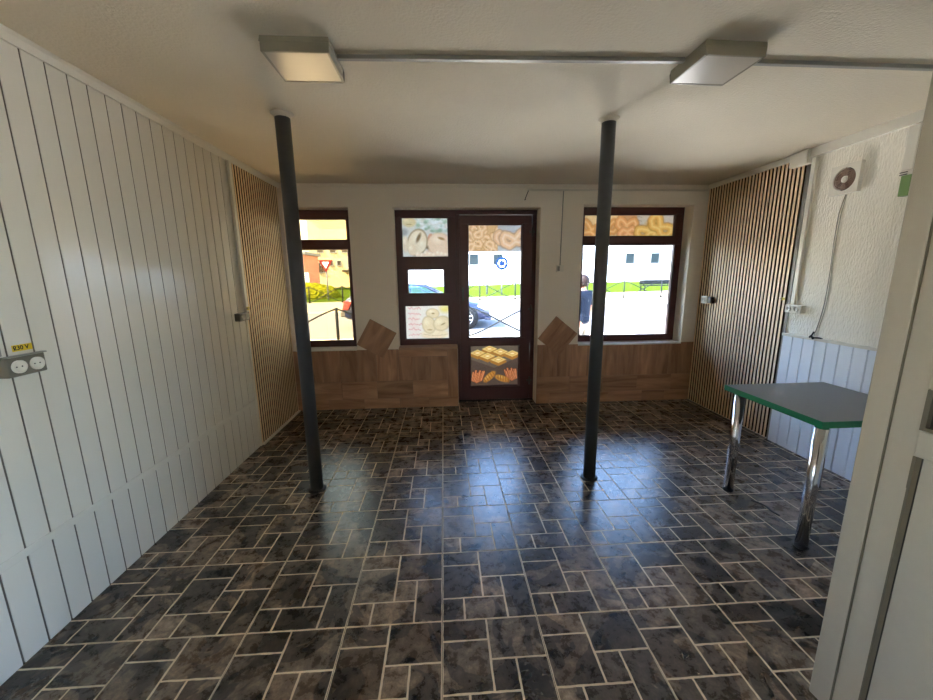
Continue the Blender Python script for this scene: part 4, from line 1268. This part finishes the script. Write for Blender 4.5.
def person():
    rz = math.radians(28)     # facing away from the shop, turned a little to the left
    t = thing('person', 'person with short dark hair, slate blue T-shirt and pale trousers standing outside the right window', 'person', (2.385, 6.4, -0.10), rz)
    H = 1.635
    # joints: local +y is the way the person faces
    J = [((0, 0, 0.88), (0.125, 0.095)), ((0, -0.01, 1.02), (0.115, 0.085)), ((0, -0.02, 1.18), (0.135, 0.095)), ((0, -0.01, 1.30), (0.12, 0.08)), ((0, 0.0, 1.375), (0.055, 0.055)), ((0, 0.015, 1.43), (0.052, 0.052))]
    E_ = [(0, 1), (1, 2), (2, 3), (3, 4), (4, 5)]
    # head
    J += [((0, 0.03, 1.455), (0.066, 0.076)), ((0, 0.03, 1.54), (0.084, 0.102)), ((0, 0.02, 1.60), (0.070, 0.085))]
    E_ += [(5, 6), (6, 7), (7, 8)]
    for sx in (-1, 1):
        b = len(J)
        J += [((sx * 0.150, -0.005, 1.315), 0.058), ((sx * 0.195, -0.015, 1.22), 0.050), ((sx * 0.225, 0.0, 1.06), 0.040), ((sx * 0.225, 0.06, 0.90), 0.033), ((sx * 0.215, 0.105, 0.815), 0.026), ((sx * 0.21, 0.125, 0.77), (0.022, 0.036))]
        E_ += [(3, b), (b, b + 1), (b + 1, b + 2), (b + 2, b + 3), (b + 3, b + 4), (b + 4, b + 5)]
        # four fingers and a thumb
        for k, ln in enumerate((0.072, 0.082, 0.076, 0.058)):
            oy = 0.125 + (1.5 - k) * 0.018
            c = len(J)
            J += [((sx * 0.208, oy + 0.004, 0.735), 0.0085), ((sx * 0.200, oy + 0.008, 0.735 - ln * 0.55), 0.008), ((sx * 0.188, oy + 0.006, 0.735 - ln), 0.0065)]
            E_ += [(b + 5, c), (c, c + 1), (c + 1, c + 2)]
        c = len(J)
        J += [((sx * 0.195, 0.155, 0.775), 0.010), ((sx * 0.185, 0.172, 0.745), 0.009), ((sx * 0.178, 0.176, 0.715), 0.0075)]
        E_ += [(b + 5, c), (c, c + 1), (c + 1, c + 2)]
        b = len(J)
        J += [((sx * 0.085, 0, 0.80), 0.088), ((sx * 0.095, 0.005, 0.62), 0.072), ((sx * 0.10, 0.01, 0.46), 0.056), ((sx * 0.102, -0.015, 0.28), 0.052), ((sx * 0.105, -0.01, 0.09), 0.036), ((sx * 0.108, 0.0, 0.045), 0.038), ((sx * 0.12, 0.12, 0.03), (0.036, 0.026))]
        E_ += [(0, b), (b, b + 1), (b + 1, b + 2), (b + 2, b + 3), (b + 3, b + 4), (b + 4, b + 5), (b + 5, b + 6)]
    skinned('body', J, E_, M['skin'], t)
    # face and ears
    fc = MB()
    fc.lathe([(0.0, 0.012), (0.010, 0.008), (0.013, 0.0), (0.0, -0.012)], (0, 0.125, 1.515), 'y', 12)
    fc.build('nose', M['skin'], t)
    for sx in (-1, 1):
        MB().lathe([(0.0, 0.006), (0.009, 0.003), (0.011, -0.004), (0.0, -0.01)], (sx * 0.032, 0.112, 1.545), 'y', 12).build('eye', M['black'], t)
        e = MB().lathe([(0.0, -0.012), (0.020, -0.008), (0.030, 0.0), (0.022, 0.008), (0.0, 0.006)], (sx * 0.082, 0.02, 1.525), 'x', 14)
        e.build('ear', M['skin'], t)
    MB().box(-0.024, 0.024, 0.108, 0.118, 1.475, 1.483).build('mouth', M['sign_red'], t, bevel=0.003)
    # hair: a cap over crown, back and sides
    hv = []; hf = []; NA, NB = 24, 10
    for j in range(NB + 1):
        th = PI * 0.74 * j / NB
        for i in range(NA):
            a = 2 * PI * i / NA
            front = max(0.0, math.sin(a))
            tt = th * (1 - 0.46 * front)
            rx, ry, rz_ = 0.104, 0.126, 0.125
            wv = 1 + 0.025 * math.sin(i * 5.3 + j * 2.1)
            hv.append((rx * wv * math.sin(tt) * math.cos(a), 0.014 + ry * wv * math.sin(tt) * math.sin(a), 1.525 + rz_ * math.cos(tt)))
    for j in range(NB):
        for i in range(NA):
            hf.append((j * NA + i, j * NA + (i + 1) % NA, (j + 1) * NA + (i + 1) % NA, (j + 1) * NA + i))
    h = MB().add(hv, hf, 0, True).build('hair', M['hair'], t)
    sd = h.modifiers.new('thick', 'SOLIDIFY'); sd.thickness = 0.014; sd.offset = -1
    # shirt
    Js = [((0, 0, 0.77), (0.172, 0.128)), ((0, -0.005, 0.92), (0.160, 0.120)), ((0, -0.01, 1.05), (0.150, 0.112)), ((0, -0.02, 1.19), (0.162, 0.118)), ((0, -0.01, 1.305), (0.140, 0.096)), ((0, 0.0, 1.365), (0.066, 0.064))]
    Es = [(0, 1), (1, 2), (2, 3), (3, 4), (4, 5)]
    for sx in (-1, 1):
        b = len(Js)
        Js += [((sx * 0.158, -0.005, 1.315), 0.076), ((sx * 0.200, -0.013, 1.215), 0.072), ((sx * 0.222, -0.004, 1.10), 0.066)]
        Es += [(4, b), (b, b + 1), (b + 1, b + 2)]
    skinned('shirt', Js, Es, M['shirt'], t)
    Jt = [((0, 0, 0.90), (0.140, 0.106)), ((0, 0, 0.84), (0.145, 0.112))]
    Et = [(0, 1)]
    for sx in (-1, 1):
        b = len(Jt)
        Jt += [((sx * 0.085, 0, 0.77), 0.104), ((sx * 0.096, 0.005, 0.60), 0.090), ((sx * 0.10, 0.008, 0.44), 0.076), ((sx * 0.103, -0.01, 0.26), 0.072), ((sx * 0.106, -0.008, 0.09), 0.066)]
        Et += [(1, b), (b, b + 1), (b + 1, b + 2), (b + 2, b + 3), (b + 3, b + 4)]
    skinned('trousers', Jt, Et, M['trousers'], t)
    for sx in (-1, 1):
        Jh = [((sx * 0.106, -0.055, 0.040), 0.040), ((sx * 0.112, 0.03, 0.045), (0.046, 0.044)), ((sx * 0.124, 0.13, 0.036), (0.044, 0.034)), ((sx * 0.128, 0.175, 0.030), (0.036, 0.028))]
        skinned('shoe', Jh, [(0, 1), (1, 2), (2, 3)], M['shoe'], t)
    return t
person()

# ---- road signs and poles
gz = ground(3.0, 20.6)
t = thing('roundabout_sign', 'round blue roundabout sign with white arrows on a grey pole across the road', 'road sign', (3.16, 20.6, gz))
zc = 2.23 - gz
MB().cyl((0, 0.05, 0), (0, 0.05, zc + 0.25), 0.035, 14).build('sign_pole', M['pole_pale'], t)
plate = MB().cyl((0, 0, zc), (0, 0.015, zc), 0.335, 40).build('sign_plate', M['sign_blue'], t)
for k in range(3):
    a0 = math.radians(90 + 120 * k + 16); a1 = a0 + math.radians(74)
    pts = []
    for q in range(13):
        a = a0 + (a1 - a0) * q / 12; pts.append((0.212 * math.cos(a), 0.212 * math.sin(a)))
    for q in range(13):
        a = a1 - (a1 - a0) * q / 12; pts.append((0.15 * math.cos(a), 0.15 * math.sin(a)))
    ar = MB()
    n_ = 13
    ar.add([(p[0], -0.003, zc + p[1]) for p in pts], [(i, i + 1, 25 - i - 1, 25 - i) for i in range(12)])
    m_ = a1 + math.radians(26)
    ar.add([(0.24 * math.cos(a1), -0.003, zc + 0.24 * math.sin(a1)), (0.19 * math.cos(m_), -0.003, zc + 0.19 * math.sin(m_)), (0.115 * math.cos(a1), -0.003, zc + 0.115 * math.sin(a1))], [(0, 1, 2)])
    o = ar.build('white_arrow', M['sign_white'], t)
    md = o.modifiers.new('thick', 'SOLIDIFY'); md.thickness = 0.004
gz = ground(-6.0, 21.2)
t = thing('yield_sign', 'red and white triangular give way sign pointing down beyond the left window', 'road sign', (-6.32, 21.2, gz))
zt, zb = 2.505 - gz, 1.84 - gz
MB().cyl((0, 0.05, 0), (0, 0.05, zt - 0.05), 0.035, 14).build('sign_pole', M['pole_pale'], t)
zc = zt - (zt - zb) / 3; R = (zt - zb) * 2 / 3
def tri(r): return [(r * math.sin(math.radians(180 + 120 * k)), zc + r * math.cos(math.radians(180 + 120 * k))) for k in range(3)]
MB().prism(tri(R), 0.0, 0.015, 1).build('sign_plate', M['sign_red'], t, bevel=0.01)
MB().prism(tri(R * 0.52), -0.004, 0.0, 1).build('white_centre', M['sign_white'], t)
gz = ground(2.5, 22)
tag(MB().cyl((0, 0, 0), (0, 0, 4.2), 0.055, 14, r1=0.04).build('lamp_post', M['pole_pale'], loc=(2.51, 22.0, gz)), 'slender pale street pole left of the round blue sign', 'pole')

# ---- bench on the lawn
gz = ground(11.6, 20.0)
t = thing('park_bench', 'dark grey park bench on the lawn behind the far railing', 'bench', (11.6, 20.0, gz + 0.04))
MB().box(-0.95, 0.95, 0.20, 0.24, 0.36, 0.60).build('backrest', M['rail'], t, bevel=0.01)
MB().box(-0.95, 0.95, -0.22, 0.20, 0.28, 0.33).build('seat', M['rail'], t, bevel=0.01)
for sx in (-1, 1):
    MB().tube([(sx * 0.85, -0.20, 0), (sx * 0.85, -0.20, 0.30), (sx * 0.85, 0.22, 0.30), (sx * 0.85, 0.24, 0.0)], 0.03, 8).build('leg_frame', M['rail'], t)
    MB().tube([(sx * 0.93, -0.20, 0.30), (sx * 0.93, -0.20, 0.48), (sx * 0.93, 0.22, 0.48)], 0.025, 8).build('armrest', M['rail'], t)

# ---- buildings
def building(label, x0, x1, y0, depth, h, wall, wins, name='house', roof=None, wmat=None):
    """wins: (x0,x1,z0,z1) rectangles on the street face."""
    zb = min(ground(x0, y0), ground(x1, y0)) - 0.3
    cx = (x0 + x1) / 2
    t = thing(name, label, 'building', (cx, y0, 0.0))
    MB().box(x0 - cx, x1 - cx, 0, depth, zb, h).build('outer_walls', wall, t)
    for (a, b, c, d) in wins:
        f = MB(); fw = 0.07
        for q in ((a - fw, b + fw, d, d + fw), (a - fw, a, c, d), (b, b + fw, c, d)):
            f.box(q[0] - cx, q[1] - cx, -0.05, 0.03, q[2], q[3])
        f.box(a - cx - 0.12, b - cx + 0.12, -0.12, 0.03, c - 0.07, c)
        o = f.build('window', M['win_frame'], t)
        MB().box(a - cx, b - cx, -0.02, 0.01, c, d).build('pane', wmat or M['win_dark'], o)
    if roof == 'gable':
        MB().prism([(x0 - cx - 0.4, h), (x1 - cx + 0.4, h), (0, h + 3.2)], -0.4, depth + 0.3, 1).build('roof', M['roof_tile'], t)
    elif roof == 'flat':
        MB().box(x0 - cx - 0.2, x1 - cx + 0.2, -0.25, depth + 0.2, h, h + 0.25).build('roof', M['win_frame'], t)
    return t
ww = []
for xc in (3.03, 5.43, 8.2, 10.9, 13.5, 16.1, 18.84, 21.44, 24.2, 27.0, 0.4, -2.2):
    ww.append((xc - 0.42, xc + 0.42, 2.74, 3.70))
    ww.append((xc - 0.42, xc + 0.42, 5.7, 6.7))
building('long white building with a row of small windows beyond the lawn', -3.6, 40, 38.0, 9, 9.5, M['facade'], ww, 'long_building', 'flat')
# beyond the left window
lw = []
for xc in (-13.6, -12.2, -10.9):
    lw += [(xc - 0.30, xc + 0.30, 4.4, 5.2)]
for xc in (-13.4, -12.5, -11.6):
    lw += [(xc - 0.18, xc + 0.18, 3.0, 3.45)]
lw += [(-10.6, -8.7, 2.6, 4.1), (-13.9, -13.2, 2.2, 3.2)]
bd = building('cream apartment house with shutters and small windows behind the give way sign', -14.8, -5.0, 44.0, 9, 8.6, M['facade_cream'], lw, 'apartment_house', 'gable', M['shutter'])
MB().box(-1.2, 1.0, -1.0, 0.02, 2.25, 2.45).build('awning', M['shutter'], bd)
building('pale tall house at the edge of the left window', -26.5, -16.2, 56.0, 9, 15.0, M['facade_pale'], [(-22.9, -22.2, 5.6, 6.6), (-19.6, -18.9, 5.6, 6.6), (-17.2, -16.5, 5.6, 6.6), (-17.2, -16.5, 8.4, 9.4)], 'tall_house', 'flat')
sh = building('small salmon coloured house far beyond the left window', -15.4, -12.6, 36.0, 4, 3.7, M['facade_orange'], [(-13.9, -13.6, 2.1, 2.5), (-13.2, -12.9, 2.1, 2.5), (-13.9, -13.6, 1.4, 1.8), (-13.2, -12.9, 1.4, 1.8)], 'small_house', 'flat')
t = thing('notice_board', 'white notice board with grey lines below the salmon house', 'board', (-10.75, 30.0, ground(-10.75, 30.0)))
MB().box(-0.48, 0.48, 0, 0.06, 0.90, 1.62).build('board_face', M['sign_white'], t)
ln = MB()
for k in range(4): ln.box(-0.42, 0.40 - 0.12 * (k % 2), -0.006, 0.0, 0.98 + k * 0.16, 1.04 + k * 0.16)
ln.build('printed_lines', M['shutter'], t)
for sx in (-0.4, 0.4): MB().cyl((sx, 0.09, 0), (sx, 0.09, 1.6), 0.04, 10).build('board_post', M['pole_pale'], t)
# clipped yellow-green shrub mound
bm = bmesh.new()
bmesh.ops.create_icosphere(bm, subdivisions=5, radius=1.0)
rr = random.Random(2)
for v_ in bm.verts:
    n_ = v_.co.normalized()
    k = 1 + 0.06 * math.sin(9 * n_.x + 3 * n_.z) * math.sin(8 * n_.y) + rr.uniform(-0.03, 0.03)
    v_.co = Vector((n_.x * 1.75 * k, n_.y * 1.0 * k, max(-0.05, n_.z * 0.95 * k)))
me = bpy.data.meshes.new('clipped_shrub'); bm.to_mesh(me); bm.free()
me.materials.append(M['hedge'])
o = bpy.data.objects.new('clipped_shrub', me); COL.objects.link(o)
o.location = (-8.0, 23.5, ground(-8.0, 23.5) + 0.02)
tag(o, 'low rounded yellow green shrub on the lawn beyond the left window', 'shrub')
